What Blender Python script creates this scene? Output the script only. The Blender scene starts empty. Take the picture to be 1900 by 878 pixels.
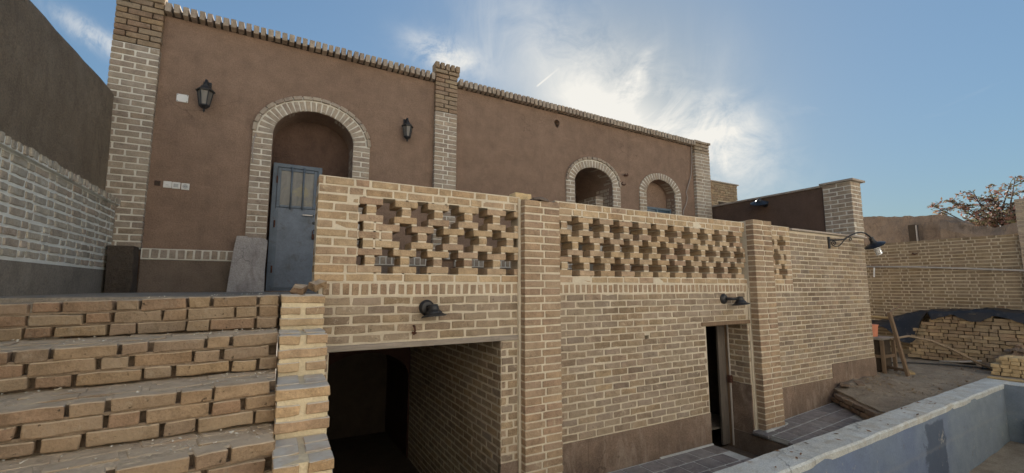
import bpy, bmesh, math, random
from mathutils import Vector, Matrix, Euler, noise

random.seed(7)
S = bpy.context.scene
COL = S.collection
R = math.radians

# ------------------------------------------------------------------ camera
# world origin is the photographer's eye; X runs along the brick front, Y into the house, Z up
cam = bpy.data.cameras.new("camera")
cam.sensor_width = 36.0
cam.lens = 36.0 * 800.0 / 1900.0
cam.clip_start = 0.05
cam.clip_end = 2000.0
camo = bpy.data.objects.new("camera", cam)
camo.location = (0, 0, 0)
camo.rotation_euler = (R(96.65), 0, R(-28.8))
COL.objects.link(camo)
S.camera = camo

# ------------------------------------------------------------------ exposure
S.view_settings.view_transform = 'Standard'
S.view_settings.look = 'None'
S.view_settings.gamma = 1.0
S.view_settings.use_curve_mapping = False
S.view_settings.exposure = 1.30

# ------------------------------------------------------------------ sun
SUN = Vector((0.681, 0.720, 0.413)).normalized()
sl = bpy.data.lights.new("sun", 'SUN')
sl.energy = 5.0
sl.angle = R(0.5)
sl.color = (1.0, 0.965, 0.90)
so = bpy.data.objects.new("sun", sl)
so.rotation_euler = SUN.to_track_quat('Z', 'Y').to_euler()
so.location = SUN * 40
COL.objects.link(so)


# ------------------------------------------------------------------ node helper
class NT:
    def __init__(s, tree):
        s.t = tree
        s.n = tree.nodes
        s.l = tree.links

    def node(s, typ, **kw):
        n = s.n.new(typ)
        for k, v in kw.items():
            setattr(n, k, v)
        return n

    def put(s, sock, v):
        if isinstance(v, bpy.types.NodeSocket):
            s.l.new(v, sock)
        elif v is not None:
            if sock.type == 'RGBA' and len(v) == 3:
                v = (*v, 1.0)
            sock.default_value = v

    def m(s, op, a, b=None, c=None, clamp=False):
        n = s.node('ShaderNodeMath', operation=op, use_clamp=clamp)
        s.put(n.inputs[0], a)
        if b is not None: s.put(n.inputs[1], b)
        if c is not None: s.put(n.inputs[2], c)
        return n.outputs[0]

    def vm(s, op, a, b=None):
        n = s.node('ShaderNodeVectorMath', operation=op)
        s.put(n.inputs[0], a)
        if b is not None: s.put(n.inputs[1], b)
        return n.outputs['Value'] if op in ('DOT_PRODUCT', 'LENGTH') else n.outputs['Vector']

    def mix(s, f, a, b, mode='MIX'):
        n = s.node('ShaderNodeMix', data_type='RGBA', blend_type=mode)
        s.put(n.inputs['Factor'], f)
        s.put(n.inputs[6], a)
        s.put(n.inputs[7], b)
        return n.outputs[2]

    def noise(s, vec, scale, detail=4, rough=0.55, dist=0.0):
        n = s.node('ShaderNodeTexNoise')
        if vec is not None: s.put(n.inputs['Vector'], vec)
        n.inputs['Scale'].default_value = scale
        n.inputs['Detail'].default_value = detail
        n.inputs['Roughness'].default_value = rough
        n.inputs['Distortion'].default_value = dist
        return n.outputs['Fac']

    def rng(s, v, a, b, c=0.0, d=1.0, smooth=False):
        n = s.node('ShaderNodeMapRange')
        n.clamp = True
        if smooth: n.interpolation_type = 'SMOOTHSTEP'
        s.put(n.inputs[0], v)
        for i, x in enumerate((a, b, c, d)): n.inputs[i + 1].default_value = x
        return n.outputs[0]

    def ramp(s, f, stops, interp='LINEAR'):
        n = s.node('ShaderNodeValToRGB')
        e = n.color_ramp.elements
        n.color_ramp.interpolation = interp
        while len(e) < len(stops): e.new(0.5)
        for i, (p, c) in enumerate(stops):
            e[i].position = p
            e[i].color = (*c, 1.0)
        s.put(n.inputs[0], f)
        return n.outputs[0]

    def vec(s, x, y, z):
        n = s.node('ShaderNodeCombineXYZ')
        s.put(n.inputs[0], x); s.put(n.inputs[1], y); s.put(n.inputs[2], z)
        return n.outputs[0]

    def scl(s, v, xyz):
        return s.vm('MULTIPLY', v, xyz)


# ------------------------------------------------------------------ world: clear sky with cirrus in front of the sun
W = bpy.data.worlds.new("World")
S.world = W
W.use_nodes = True
W.node_tree.nodes.clear()
w = NT(W.node_tree)
sky = w.node('ShaderNodeTexSky', sky_type='NISHITA')
sky.sun_disc = False
sky.sun_elevation = math.asin(SUN.z)
sky.sun_rotation = math.atan2(SUN.x, SUN.y)
sky.altitude = 1200
sky.air_density = 1.0
sky.dust_density = 0.6
sky.ozone_density = 1.6
D = w.node('ShaderNodeTexCoord').outputs['Generated']
# tangent-plane coordinates about the sun direction (a fixed direction of the world)
e1 = Vector((SUN.y, -SUN.x, 0)).normalized()
e2 = e1.cross(SUN) * -1
if e2.z < 0: e2 = -e2
wd = w.m('MAXIMUM', w.vm('DOT_PRODUCT', D, tuple(SUN)), 0.05)
pu = w.m('DIVIDE', w.vm('DOT_PRODUCT', D, tuple(e1)), wd)
pv = w.m('DIVIDE', w.vm('DOT_PRODUCT', D, tuple(e2)), wd)
front = w.rng(w.vm('DOT_PRODUCT', D, tuple(SUN)), 0.10, 0.40)
P2 = w.vec(pu, pv, 0.0)


def blob(cx, cy, rx, ry, ang, k=1.0):
    c, s_ = math.cos(ang), math.sin(ang)
    du = w.m('SUBTRACT', pu, cx); dv = w.m('SUBTRACT', pv, cy)
    a = w.m('ADD', w.m('MULTIPLY', du, c / rx), w.m('MULTIPLY', dv, s_ / rx))
    b = w.m('ADD', w.m('MULTIPLY', du, -s_ / ry), w.m('MULTIPLY', dv, c / ry))
    q = w.m('ADD', w.m('MULTIPLY', a, a), w.m('MULTIPLY', b, b))
    return w.m('MULTIPLY', w.m('EXPONENT', w.m('MULTIPLY', q, -1.0)), k)


def rot2(ang, sx, sy):
    n = w.node('ShaderNodeMapping')
    w.put(n.inputs[0], P2)
    n.inputs['Rotation'].default_value = (0, 0, ang)
    n.inputs['Scale'].default_value = (sx, sy, 1)
    return n.outputs[0]


warp = w.node('ShaderNodeTexNoise'); warp.inputs['Scale'].default_value = 3.0; warp.inputs['Detail'].default_value = 3
w.put(warp.inputs['Vector'], P2)
wofs = w.scl(w.vm('SUBTRACT', warp.outputs['Color'], (0.5, 0.5, 0.5)), (0.35, 0.35, 0.0))
wispA = w.noise(w.vm('ADD', rot2(0.55, 3.6, 7.0), wofs), 1.7, 8, 0.66, 0.5)      # streaks running down to the right
wispB = w.noise(w.vm('ADD', rot2(-0.12, 6.5, 2.2), wofs), 1.2, 8, 0.62, 0.9)      # upright veils
fluff = w.noise(w.vm('ADD', P2, wofs), 9.0, 8, 0.66, 0.5)
mA = w.rng(w.m('ADD', w.m('MULTIPLY', wispA, 0.45), w.m('MULTIPLY', fluff, 0.55)), 0.41, 0.64)
mB = w.rng(wispB, 0.42, 0.75)
main = w.m('MULTIPLY', w.m('ADD', blob(0.04, 0.005, 0.27, 0.075, -0.67, 1.0), w.m('ADD', blob(0.215, -0.085, 0.09, 0.07, -0.6, 0.9), blob(0.045, 0.075, 0.045, 0.016, 1.0, 0.8))), mA)
veil = w.m('MULTIPLY', w.m('ADD', blob(-0.24, 0.17, 0.13, 0.15, 0, 0.34), blob(0.12, 0.07, 0.12, 0.08, 0, 0.18)), mB)
left = w.m('MULTIPLY', w.m('ADD', blob(-0.385, 0.155, 0.085, 0.034, -0.45, 1.3), blob(-1.41, 0.335, 0.13, 0.030, -0.6, 1.0)), mA)
core = blob(-0.03, -0.005, 0.145, 0.055, -0.42, 0.9)
glow = blob(-0.01, -0.02, 0.30, 0.15, -0.5, 0.16)
mask = w.m('ADD', w.m('ADD', main, veil), w.m('ADD', left, w.m('ADD', core, glow)))
# far cirrus elsewhere in the dome, so the sky goes on beyond the frame
gen = w.noise(w.scl(D, (1.0, 1.0, 3.0)), 2.6, 7, 0.6, 0.8)
mask = w.m('ADD', w.m('MULTIPLY', mask, front), w.rng(gen, 0.62, 0.9, 0.0, 0.2))
mask = w.m('MINIMUM', mask, 1.0)
# condensation trail
ct0, ct1 = (-0.179, 0.062), (-0.122, 0.097)
tx, ty = ct1[0] - ct0[0], ct1[1] - ct0[1]
tl = math.hypot(tx, ty); tx /= tl; ty /= tl
du = w.m('SUBTRACT', pu, ct0[0]); dv = w.m('SUBTRACT', pv, ct0[1])
al = w.m('ADD', w.m('MULTIPLY', du, tx), w.m('MULTIPLY', dv, ty))
ac = w.m('ABSOLUTE', w.m('ADD', w.m('MULTIPLY', du, -ty), w.m('MULTIPLY', dv, tx)))
trail = w.m('MULTIPLY', w.m('MULTIPLY', w.rng(ac, 0.0009, 0.0024, 1, 0), w.rng(al, 0.0, 0.006)), w.m('MULTIPLY', w.rng(al, 0.03, tl, 1.0, 0.0), front))
SKYT = (1.00, 1.09, 1.02)
CLOUD = (3.5, 3.42, 3.2)
skyc = w.mix(1.0, sky.outputs[0], SKYT, 'MULTIPLY')
# film-like shoulder on the sky's brightness, the same in every direction
lum = w.vm('DOT_PRODUCT', skyc, (0.2126, 0.7152, 0.0722))
sh = w.m('DIVIDE', 1.0, w.m('ADD', 1.0, w.m('DIVIDE', lum, 2.3)))
skyc = w.mix(1.0, skyc, w.vec(sh, sh, sh), 'MULTIPLY')
cc = w.mix(mask, skyc, CLOUD)
cc = w.mix(trail, cc, CLOUD)
bg = w.node('ShaderNodeBackground')
w.put(bg.inputs[0], cc)
bg.inputs[1].default_value = 0.105
wo = w.node('ShaderNodeOutputWorld')
w.l.new(bg.outputs[0], wo.inputs[0])

# ------------------------------------------------------------------ materials
def new_mat(name):
    m = bpy.data.materials.new(name)
    m.use_nodes = True
    m.node_tree.nodes.clear()
    t = NT(m.node_tree)
    out = t.node('ShaderNodeOutputMaterial')
    b = t.node('ShaderNodeBsdfPrincipled')
    t.l.new(b.outputs[0], out.inputs[0])
    b.inputs['Specular IOR Level'].default_value = 0.25
    return m, t, b


def bump(t, b, h, strength, dist):
    n = t.node('ShaderNodeBump')
    n.inputs['Strength'].default_value = strength
    n.inputs['Distance'].default_value = dist
    t.put(n.inputs['Height'], h)
    t.l.new(n.outputs[0], b.inputs['Normal'])


def pos(t):
    return t.node('ShaderNodeNewGeometry').outputs['Position']


def brick_mat(name, tints, haze, haze_amt, smear, smear_amt, dust=None, pit=0.5, bd=0.008):
    m, t, b = new_mat(name)
    g = t.node('ShaderNodeNewGeometry')
    p = g.outputs['Position']
    rnd = t.m('FRACT', t.m('ADD', t.m('MULTIPLY', t.node('ShaderNodeObjectInfo').outputs['Random'], 7.13), t.m('MULTIPLY', g.outputs['Random Per Island'], 3.7)))
    tints = [(r_ * 1.05, g_ * 1.03, b_ * 1.03) for (r_, g_, b_) in tints]
    n = len(tints)
    col = t.ramp(rnd, [(i / (n - 1), c) for i, c in enumerate(tints)])
    n1 = t.noise(p, 11, 5, 0.6)
    n2 = t.noise(p, 90, 4, 0.7)
    n3 = t.noise(p, 1.3, 3, 0.5)
    k = t.m('ADD', t.rng(n1, 0.28, 0.72, 0.68, 1.22), t.rng(n2, 0.28, 0.72, -0.22, 0.22))
    k = t.m('MULTIPLY', k, t.rng(t.noise(p, 0.8, 4, 0.6, 0.5), 0.3, 0.7, 0.84, 1.16))
    col = t.mix(1.0, col, t.vec(k, k, k), 'MULTIPLY')
    # weathering film, patchy over the wall and different from brick to brick
    hz = t.m('MULTIPLY', t.rng(t.m('ADD', n3, t.m('MULTIPLY', t.m('SUBTRACT', t.m('FRACT', t.m('MULTIPLY', rnd, 5.7)), 0.5), 0.3)), 0.38, 0.66), haze_amt)
    hz = t.m('MULTIPLY', hz, t.rng(n1, 0.3, 0.6, 0.5, 1.0))
    col = t.mix(hz, col, haze)
    # smeared mortar
    sm = t.rng(t.m('ADD', t.noise(p, 17, 7, 0.68, 0.6), t.m('MULTIPLY', t.m('SUBTRACT', t.m('FRACT', t.m('MULTIPLY', rnd, 11.3)), 0.5), 0.12)), 0.60, 0.72)
    col = t.mix(t.m('MULTIPLY', sm, smear_amt), col, smear)
    # dark pits
    pt = t.rng(t.noise(p, 46, 3, 0.5), 0.68, 0.76)
    col = t.mix(t.m('MULTIPLY', pt, pit), col, (0.06, 0.045, 0.03))
    if dust is not None:
        sep = t.node('ShaderNodeSeparateXYZ'); t.put(sep.inputs[0], g.outputs['Normal'])
        d = t.m('MULTIPLY', t.rng(sep.outputs[2], 0.35, 0.8), t.rng(t.noise(p, 8, 5, 0.65), 0.30, 0.52, 0.45, 1.0))
        col = t.mix(d, col, dust)
    t.put(b.inputs['Base Color'], col)
    b.inputs['Roughness'].default_value = 0.93
    h = t.m('ADD', t.m('MULTIPLY', n2, 0.5), t.m('ADD', t.m('MULTIPLY', t.noise(p, 30, 4, 0.6), 1.0), t.m('MULTIPLY', pt, -0.6)))
    bump(t, b, h, 0.75, bd)
    return m


def mortar_mat(name, c, var=0.12, dirt=(0.2, 0.16, 0.11), dirt_amt=0.35, bs=0.5, dust=None):
    m, t, b = new_mat(name)
    p = pos(t)
    n1 = t.noise(p, 7, 5, 0.6); n2 = t.noise(p, 70, 5, 0.7); n3 = t.noise(p, 1.7, 4, 0.6)
    k = t.m('ADD', t.rng(n1, 0.25, 0.75, 1 - var, 1 + var), t.rng(n2, 0.25, 0.75, -var, var))
    col = t.mix(1.0, c, t.vec(k, k, k), 'MULTIPLY')
    col = t.mix(t.m('MULTIPLY', t.rng(n3, 0.48, 0.72), dirt_amt), col, dirt)
    if dust:
        sep = t.node('ShaderNodeSeparateXYZ'); t.put(sep.inputs[0], t.node('ShaderNodeNewGeometry').outputs['Normal'])
        dc = t.mix(1.0, dust, t.vec(k, k, k), 'MULTIPLY')
        col = t.mix(t.m('MULTIPLY', t.rng(sep.outputs[2], 0.4, 0.8), t.rng(t.noise(p, 6, 5, 0.65), 0.28, 0.5, 0.55, 1.0)), col, dc)
    t.put(b.inputs['Base Color'], col)
    b.inputs['Roughness'].default_value = 0.95
    bump(t, b, t.m('ADD', n2, t.m('MULTIPLY', t.noise(p, 25, 4), 1.4)), bs, 0.007)
    return m


def plaster_mat(name, c, c2, fleck=(0.30, 0.22, 0.14), fleck_amt=0.5, stain=None, stain_amt=0.0, bs=0.5, big=0.45, coarse=0.0, crack=0.0):
    m, t, b = new_mat(name)
    p = pos(t)
    n1 = t.noise(p, big, 5, 0.6, 0.4); n2 = t.noise(p, 5, 6, 0.65); n3 = t.noise(p, 75, 5, 0.75)
    col = t.mix(t.rng(n1, 0.35, 0.65), c, c2)
    k = t.m('ADD', t.rng(n2, 0.28, 0.72, 0.82, 1.18), t.rng(n3, 0.32, 0.68, -0.26, 0.26))
    col = t.mix(1.0, col, t.vec(k, k, k), 'MULTIPLY')
    # chopped straw in the mud
    fl = t.rng(t.noise(t.scl(p, (1, 1, 2.2)), 120, 2, 0.5), 0.66, 0.74)
    col = t.mix(t.m('MULTIPLY', fl, fleck_amt), col, fleck)
    if stain:
        st = t.rng(t.noise(t.scl(p, (2.6, 2.6, 1.2)), 2.2, 7, 0.7, 0.8), 0.50, 0.68)
        col = t.mix(t.m('MULTIPLY', st, stain_amt), col, stain)
    if crack:
        wv = t.node('ShaderNodeTexNoise'); wv.inputs['Scale'].default_value = 3.5; wv.inputs['Detail'].default_value = 5; t.put(wv.inputs['Vector'], p)
        v = t.node('ShaderNodeTexVoronoi', feature='DISTANCE_TO_EDGE'); v.inputs['Scale'].default_value = 1.1
        t.put(v.inputs['Vector'], t.vm('ADD', p, t.scl(wv.outputs['Color'], (0.5, 0.5, 0.5))))
        cm = t.m('MULTIPLY', t.rng(v.outputs['Distance'], 0.002, 0.009, 1, 0), t.rng(t.noise(p, 0.9, 3), 0.52, 0.6))
        col = t.mix(t.m('MULTIPLY', cm, crack), col, tuple(x * 0.35 for x in c))
        # rain streaks, and paler trowel patches
        sk = t.rng(t.noise(t.scl(p, (5.5, 5.5, 0.55)), 1.6, 6, 0.65, 0.3), 0.54, 0.74)
        col = t.mix(t.m('MULTIPLY', sk, 0.38), col, tuple(x * 0.62 for x in c))
        tp = t.rng(t.noise(t.scl(p, (1.0, 1.0, 2.6)), 3.4, 5, 0.6, 1.2), 0.56, 0.70)
        col = t.mix(t.m('MULTIPLY', tp, 0.22), col, tuple(min(1, x * 1.45) for x in c))
    t.put(b.inputs['Base Color'], col)
    b.inputs['Roughness'].default_value = 0.96
    h = t.m('ADD', t.m('MULTIPLY', n3, 0.7), t.m('ADD', t.m('MULTIPLY', n2, 1.0 + coarse), t.m('MULTIPLY', t.noise(p, 22, 5, 0.65), 0.9)))
    bump(t, b, h, bs, 0.012 + 0.02 * coarse)
    return m


def plain_mat(name, c, rough=0.5, metal=0.0, var=0.15, scale=12, spots=None, spot_amt=0.4, bs=0.15, spec=0.4):
    m, t, b = new_mat(name)
    p = pos(t)
    n1 = t.noise(p, scale, 5, 0.6); n2 = t.noise(p, scale * 9, 4, 0.6)
    k = t.m('ADD', t.rng(n1, 0.25, 0.75, 1 - var, 1 + var), t.rng(n2, 0.25, 0.75, -var * 0.5, var * 0.5))
    col = t.mix(1.0, c, t.vec(k, k, k), 'MULTIPLY')
    if spots:
        col = t.mix(t.m('MULTIPLY', t.rng(t.noise(p, scale * 1.6, 6, 0.7, 0.5), 0.56, 0.70), spot_amt), col, spots)
    t.put(b.inputs['Base Color'], col)
    b.inputs['Roughness'].default_value = rough
    b.inputs['Metallic'].default_value = metal
    b.inputs['Specular IOR Level'].default_value = spec
    bump(t, b, n2, bs, 0.003)
    return m


def wood_mat(name, c, c2, rough=0.8, axis=(14, 14, 1.2)):
    m, t, b = new_mat(name)
    p = pos(t)
    g = t.noise(t.scl(p, axis), 4, 7, 0.65, 0.6)
    col = t.mix(t.rng(g, 0.35, 0.65), c, c2)
    n2 = t.noise(p, 14, 5, 0.7)
    col = t.mix(t.rng(n2, 0.58, 0.75, 0, 0.5), col, tuple(x * 0.45 for x in c))
    t.put(b.inputs['Base Color'], col)
    b.inputs['Roughness'].default_value = rough
    bump(t, b, g, 0.4, 0.006)
    return m


M = {}
M['b_warm'] = brick_mat('brick_buff', [(0.40, 0.282, 0.170), (0.455, 0.338, 0.205), (0.35, 0.245, 0.168), (0.48, 0.365, 0.23), (0.365, 0.262, 0.185), (0.43, 0.315, 0.185)],
                        (0.52, 0.42, 0.29), 0.35, (0.66, 0.55, 0.38), 0.5, pit=0.35)
M['b_worn'] = brick_mat('brick_worn', [(0.325, 0.245, 0.155), (0.295, 0.222, 0.162), (0.36, 0.275, 0.172), (0.235, 0.18, 0.128), (0.335, 0.255, 0.18), (0.31, 0.232, 0.14), (0.20, 0.15, 0.11)],
                        (0.33, 0.28, 0.225), 0.6, (0.58, 0.49, 0.37), 0.6, pit=0.7)
M['b_pier'] = brick_mat('brick_pier', [(0.355, 0.25, 0.158), (0.31, 0.218, 0.152), (0.39, 0.28, 0.175), (0.285, 0.205, 0.138)],
                        (0.44, 0.35, 0.25), 0.5, (0.62, 0.52, 0.37), 0.55, pit=0.45)
M['b_grey'] = brick_mat('brick_grey', [(0.36, 0.29, 0.22), (0.32, 0.255, 0.20), (0.41, 0.335, 0.25), (0.34, 0.265, 0.19)],
                        (0.42, 0.37, 0.30), 0.5, (0.60, 0.55, 0.46), 0.45, pit=0.4)
M['b_dado'] = brick_mat('brick_dado', [(0.42, 0.365, 0.285), (0.46, 0.41, 0.32), (0.37, 0.325, 0.255), (0.47, 0.375, 0.285)],
                        (0.46, 0.435, 0.37), 0.5, (0.68, 0.67, 0.60), 0.6, pit=0.4)
M['b_stair'] = brick_mat('brick_stair', [(0.33, 0.232, 0.135), (0.29, 0.20, 0.122), (0.36, 0.262, 0.155), (0.30, 0.218, 0.142), (0.30, 0.192, 0.122), (0.25, 0.185, 0.125)],
                         (0.31, 0.25, 0.185), 0.6, (0.40, 0.335, 0.255), 0.5, dust=(0.58, 0.465, 0.335), pit=0.8, bd=0.014)
M['b_cheek'] = brick_mat('brick_cheek', [(0.41, 0.285, 0.165), (0.46, 0.335, 0.20), (0.42, 0.29, 0.18), (0.36, 0.255, 0.165)],
                         (0.52, 0.42, 0.28), 0.4, (0.70, 0.58, 0.38), 0.6, dust=(0.60, 0.56, 0.49), pit=0.6)
M['b_far'] = brick_mat('brick_far', [(0.25, 0.185, 0.11), (0.215, 0.16, 0.105), (0.285, 0.215, 0.128), (0.235, 0.168, 0.112)],
                       (0.36, 0.29, 0.2), 0.4, (0.45, 0.38, 0.28), 0.5, pit=0.5)
M['b_yellow'] = brick_mat('brick_yellow', [(0.60, 0.45, 0.24), (0.66, 0.50, 0.28), (0.56, 0.41, 0.22)], (0.6, 0.48, 0.3), 0.3, (0.66, 0.52, 0.32), 0.3, pit=0.2)
M['b_pile'] = brick_mat('brick_pile', [(0.36, 0.27, 0.16), (0.29, 0.215, 0.135), (0.41, 0.315, 0.19), (0.33, 0.235, 0.15), (0.26, 0.19, 0.125)], (0.33, 0.27, 0.19), 0.5, (0.42, 0.35, 0.24), 0.4, pit=0.5)
M['b_rubble'] = brick_mat('brick_rubble', [(0.22, 0.15, 0.10), (0.28, 0.19, 0.12), (0.17, 0.13, 0.10), (0.33, 0.25, 0.17)], (0.2, 0.17, 0.14), 0.5, (0.35, 0.3, 0.24), 0.4, pit=0.6)
M['m_cream'] = mortar_mat('mortar_cream', (0.66, 0.585, 0.46), 0.10, (0.48, 0.40, 0.29), 0.4)
M['m_worn'] = mortar_mat('mortar_worn', (0.585, 0.51, 0.395), 0.12, (0.44, 0.36, 0.27), 0.5)
M['m_white'] = mortar_mat('mortar_white', (0.70, 0.66, 0.575), 0.10, (0.50, 0.44, 0.36), 0.4)
M['m_cool'] = mortar_mat('mortar_cool', (0.80, 0.80, 0.74), 0.08, (0.50, 0.48, 0.42), 0.4)
M['m_yellow'] = mortar_mat('mortar_yellow', (0.70, 0.60, 0.42), 0.12, (0.55, 0.43, 0.28), 0.4, 0.9)
M['m_mud'] = mortar_mat('mortar_mud', (0.17, 0.125, 0.088), 0.3, (0.10, 0.075, 0.055), 0.5, 1.0, dust=(0.58, 0.465, 0.335))
M['m_mudj'] = mortar_mat('mud_joint', (0.27, 0.205, 0.145), 0.25, (0.17, 0.125, 0.09), 0.5, 1.0)
M['m_far'] = mortar_mat('mortar_far', (0.50, 0.415, 0.30), 0.10, (0.34, 0.27, 0.19), 0.4)
M['m_dark'] = mortar_mat('dark_tone_and_shade', (0.07, 0.052, 0.038), 0.2, (0.05, 0.04, 0.03), 0.4)  # dark joints and panels; in cellar and storeroom the shade is in this colour
M['house'] = plaster_mat('mud_plaster_brown', (0.275, 0.186, 0.133), (0.245, 0.164, 0.117), (0.36, 0.26, 0.18), 0.5, (0.17, 0.112, 0.08), 0.25, bs=0.85, crack=0.4)
M['plinth'] = plaster_mat('plinth_plaster', (0.20, 0.15, 0.115), (0.165, 0.125, 0.095), (0.25, 0.2, 0.15), 0.3, (0.22, 0.18, 0.14), 0.3, big=1.2)
M['mudwall'] = plaster_mat('mud_wall_plaster', (0.33, 0.26, 0.185), (0.265, 0.205, 0.145), (0.40, 0.31, 0.21), 0.5, (0.17, 0.13, 0.095), 0.55, bs=1.0, big=0.9, coarse=0.8)
M['dadoplinth'] = plaster_mat('dado_plinth_plaster', (0.27, 0.235, 0.19), (0.225, 0.195, 0.16), (0.25, 0.22, 0.18), 0.3, (0.11, 0.095, 0.08), 0.4, big=1.0)
M['baseplaster'] = plaster_mat('base_plaster', (0.25, 0.178, 0.132), (0.175, 0.125, 0.094), (0.38, 0.30, 0.23), 0.4, (0.38, 0.30, 0.235), 0.7, bs=1.0, big=2.2, crack=0.6)
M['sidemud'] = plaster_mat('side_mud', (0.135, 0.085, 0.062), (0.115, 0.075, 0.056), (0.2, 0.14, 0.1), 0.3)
M['ruin'] = plaster_mat('ruin_mud', (0.36, 0.27, 0.20), (0.30, 0.22, 0.165), (0.36, 0.27, 0.19), 0.3, (0.11, 0.075, 0.055), 0.55, bs=1.0, big=0.7, coarse=1.0)
M['ruin2'] = plaster_mat('ruin_mud_dark', (0.27, 0.21, 0.165), (0.22, 0.17, 0.135), (0.28, 0.22, 0.16), 0.3, (0.07, 0.052, 0.042), 0.6, bs=1.0, big=0.7, coarse=1.0)
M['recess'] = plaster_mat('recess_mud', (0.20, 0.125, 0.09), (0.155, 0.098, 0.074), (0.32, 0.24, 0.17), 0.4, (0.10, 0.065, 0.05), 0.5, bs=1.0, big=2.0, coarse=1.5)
M['cellar'] = plaster_mat('cellar_plaster_shade', (0.07, 0.034, 0.025), (0.05, 0.026, 0.02), (0.08, 0.05, 0.04), 0.2)  # very dark tone carries the cellar's shade in the plaster colour
M['earth'] = plaster_mat('yard_earth', (0.43, 0.36, 0.275), (0.34, 0.275, 0.21), (0.56, 0.48, 0.38), 0.5, (0.25, 0.195, 0.145), 0.55, bs=1.0, big=1.6, coarse=1.2)
M['pale'] = plaster_mat('pale_mud', (0.50, 0.39, 0.27), (0.44, 0.33, 0.225))
M['bounce_limewash'] = plaster_mat('bounce_limewash', (0.70, 0.66, 0.585), (0.66, 0.615, 0.54), (0.7, 0.65, 0.56), 0.3, bs=0.3)  # pale coat of the added wall that bounces sunlight
M['terrace'] = plaster_mat('terrace_screed', (0.36, 0.31, 0.25), (0.30, 0.26, 0.215), (0.45, 0.4, 0.34), 0.3, bs=0.7)
M['coping'] = plaster_mat('coping_cement', (0.60, 0.635, 0.635), (0.55, 0.555, 0.52), (0.66, 0.66, 0.62), 0.4, (0.42, 0.36, 0.27), 0.6, bs=0.9, big=1.1, crack=0.7)
M['slabstone'] = plaster_mat('grey_slab', (0.40, 0.36, 0.33), (0.34, 0.305, 0.28), (0.2, 0.17, 0.15), 0.5, (0.20, 0.165, 0.145), 0.6, bs=0.8, big=2.5, crack=0.8)
M['thinslab'] = plaster_mat('thin_slab', (0.42, 0.36, 0.30), (0.36, 0.30, 0.25))
M['darkblock'] = plaster_mat('dark_block', (0.14, 0.108, 0.082), (0.10, 0.078, 0.06), (0.17, 0.13, 0.1), 0.5, (0.14, 0.11, 0.085), 0.5, bs=1.0, big=5, coarse=1.0)
M['black'] = plain_mat('black_metal', (0.020, 0.020, 0.022), 0.42, 0.0, 0.3, 20, (0.10, 0.10, 0.10), 0.35)
M['lantern'] = plain_mat('lantern_metal', (0.030, 0.028, 0.026), 0.5, 0.0, 0.3, 20, (0.13, 0.12, 0.105), 0.6)
M['white'] = plain_mat('white_plastic', (0.72, 0.71, 0.68), 0.4, 0.0, 0.05, 20)
M['greyp'] = plain_mat('grey_plastic', (0.45, 0.45, 0.44), 0.4, 0.0, 0.05, 20)
M['brownp'] = plain_mat('brown_plastic', (0.055, 0.028, 0.02), 0.5, 0.0, 0.1, 20)
M['door'] = plain_mat('blue_grey_paint', (0.165, 0.195, 0.235), 0.55, 0.0, 0.22, 6, (0.10, 0.085, 0.075), 0.6, bs=0.6)
M['doorf'] = plain_mat('door_frame_paint', (0.125, 0.155, 0.190), 0.55, 0.0, 0.2, 5, (0.10, 0.085, 0.075), 0.6)
M['steel'] = plain_mat('worn_steel', (0.30, 0.29, 0.28), 0.4, 0.9, 0.2, 20)
M['blueframe'] = plain_mat('window_frame_paint', (0.13, 0.175, 0.21), 0.5, 0.0, 0.15, 8)
M['rust'] = plain_mat('rusty_iron', (0.10, 0.045, 0.03), 0.85, 0.2, 0.4, 60)
M['tarp'] = plain_mat('black_tarp', (0.022, 0.022, 0.025), 0.5, 0.0, 0.3, 6, (0.14, 0.12, 0.10), 0.6, 0.2)
M['orange'] = plain_mat('orange_plastic', (0.70, 0.27, 0.16), 0.45, 0.0, 0.08, 10)
M['pipe'] = plain_mat('grey_pipe', (0.44, 0.40, 0.36), 0.5, 0.0, 0.15, 12)
M['hose'] = plain_mat('black_hose', (0.03, 0.03, 0.03), 0.5, 0.0, 0.1, 12)
M['cable'] = plain_mat('pale_cable', (0.35, 0.30, 0.26), 0.6, 0.0, 0.1, 12)
M['wood'] = wood_mat('old_wood', (0.24, 0.165, 0.105), (0.17, 0.115, 0.075))
M['woodg'] = wood_mat('grey_wood', (0.36, 0.31, 0.26), (0.25, 0.215, 0.18), axis=(1.2, 14, 14))
M['woody'] = wood_mat('yellow_wood', (0.52, 0.38, 0.2), (0.42, 0.30, 0.16), axis=(14, 1.2, 14))
M['leafwood'] = wood_mat('dark_door_wood', (0.15, 0.125, 0.105), (0.105, 0.088, 0.074))  # darker and greyer than the old wood
M['branch'] = wood_mat('branch_bark', (0.33, 0.25, 0.17), (0.22, 0.16, 0.11))
M['bark'] = wood_mat('tree_bark', (0.10, 0.07, 0.05), (0.07, 0.05, 0.04))


def glass_mat(name, c, rough=0.15, reflect=0.5):
    m, t, b = new_mat(name)
    p = pos(t)
    n = t.noise(t.scl(p, (1.0, 1.0, 0.35)), 7, 6, 0.7, 0.6)
    col = t.mix(t.rng(n, 0.35, 0.65), c[0], c[1])
    if len(c) > 2:
        col = t.mix(t.rng(t.noise(p, 4.5, 4, 0.6), 0.55, 0.66, 0, 0.7), col, c[2])
    t.put(b.inputs['Base Color'], col)
    b.inputs['Roughness'].default_value = rough
    b.inputs['Specular IOR Level'].default_value = reflect
    return m


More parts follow.
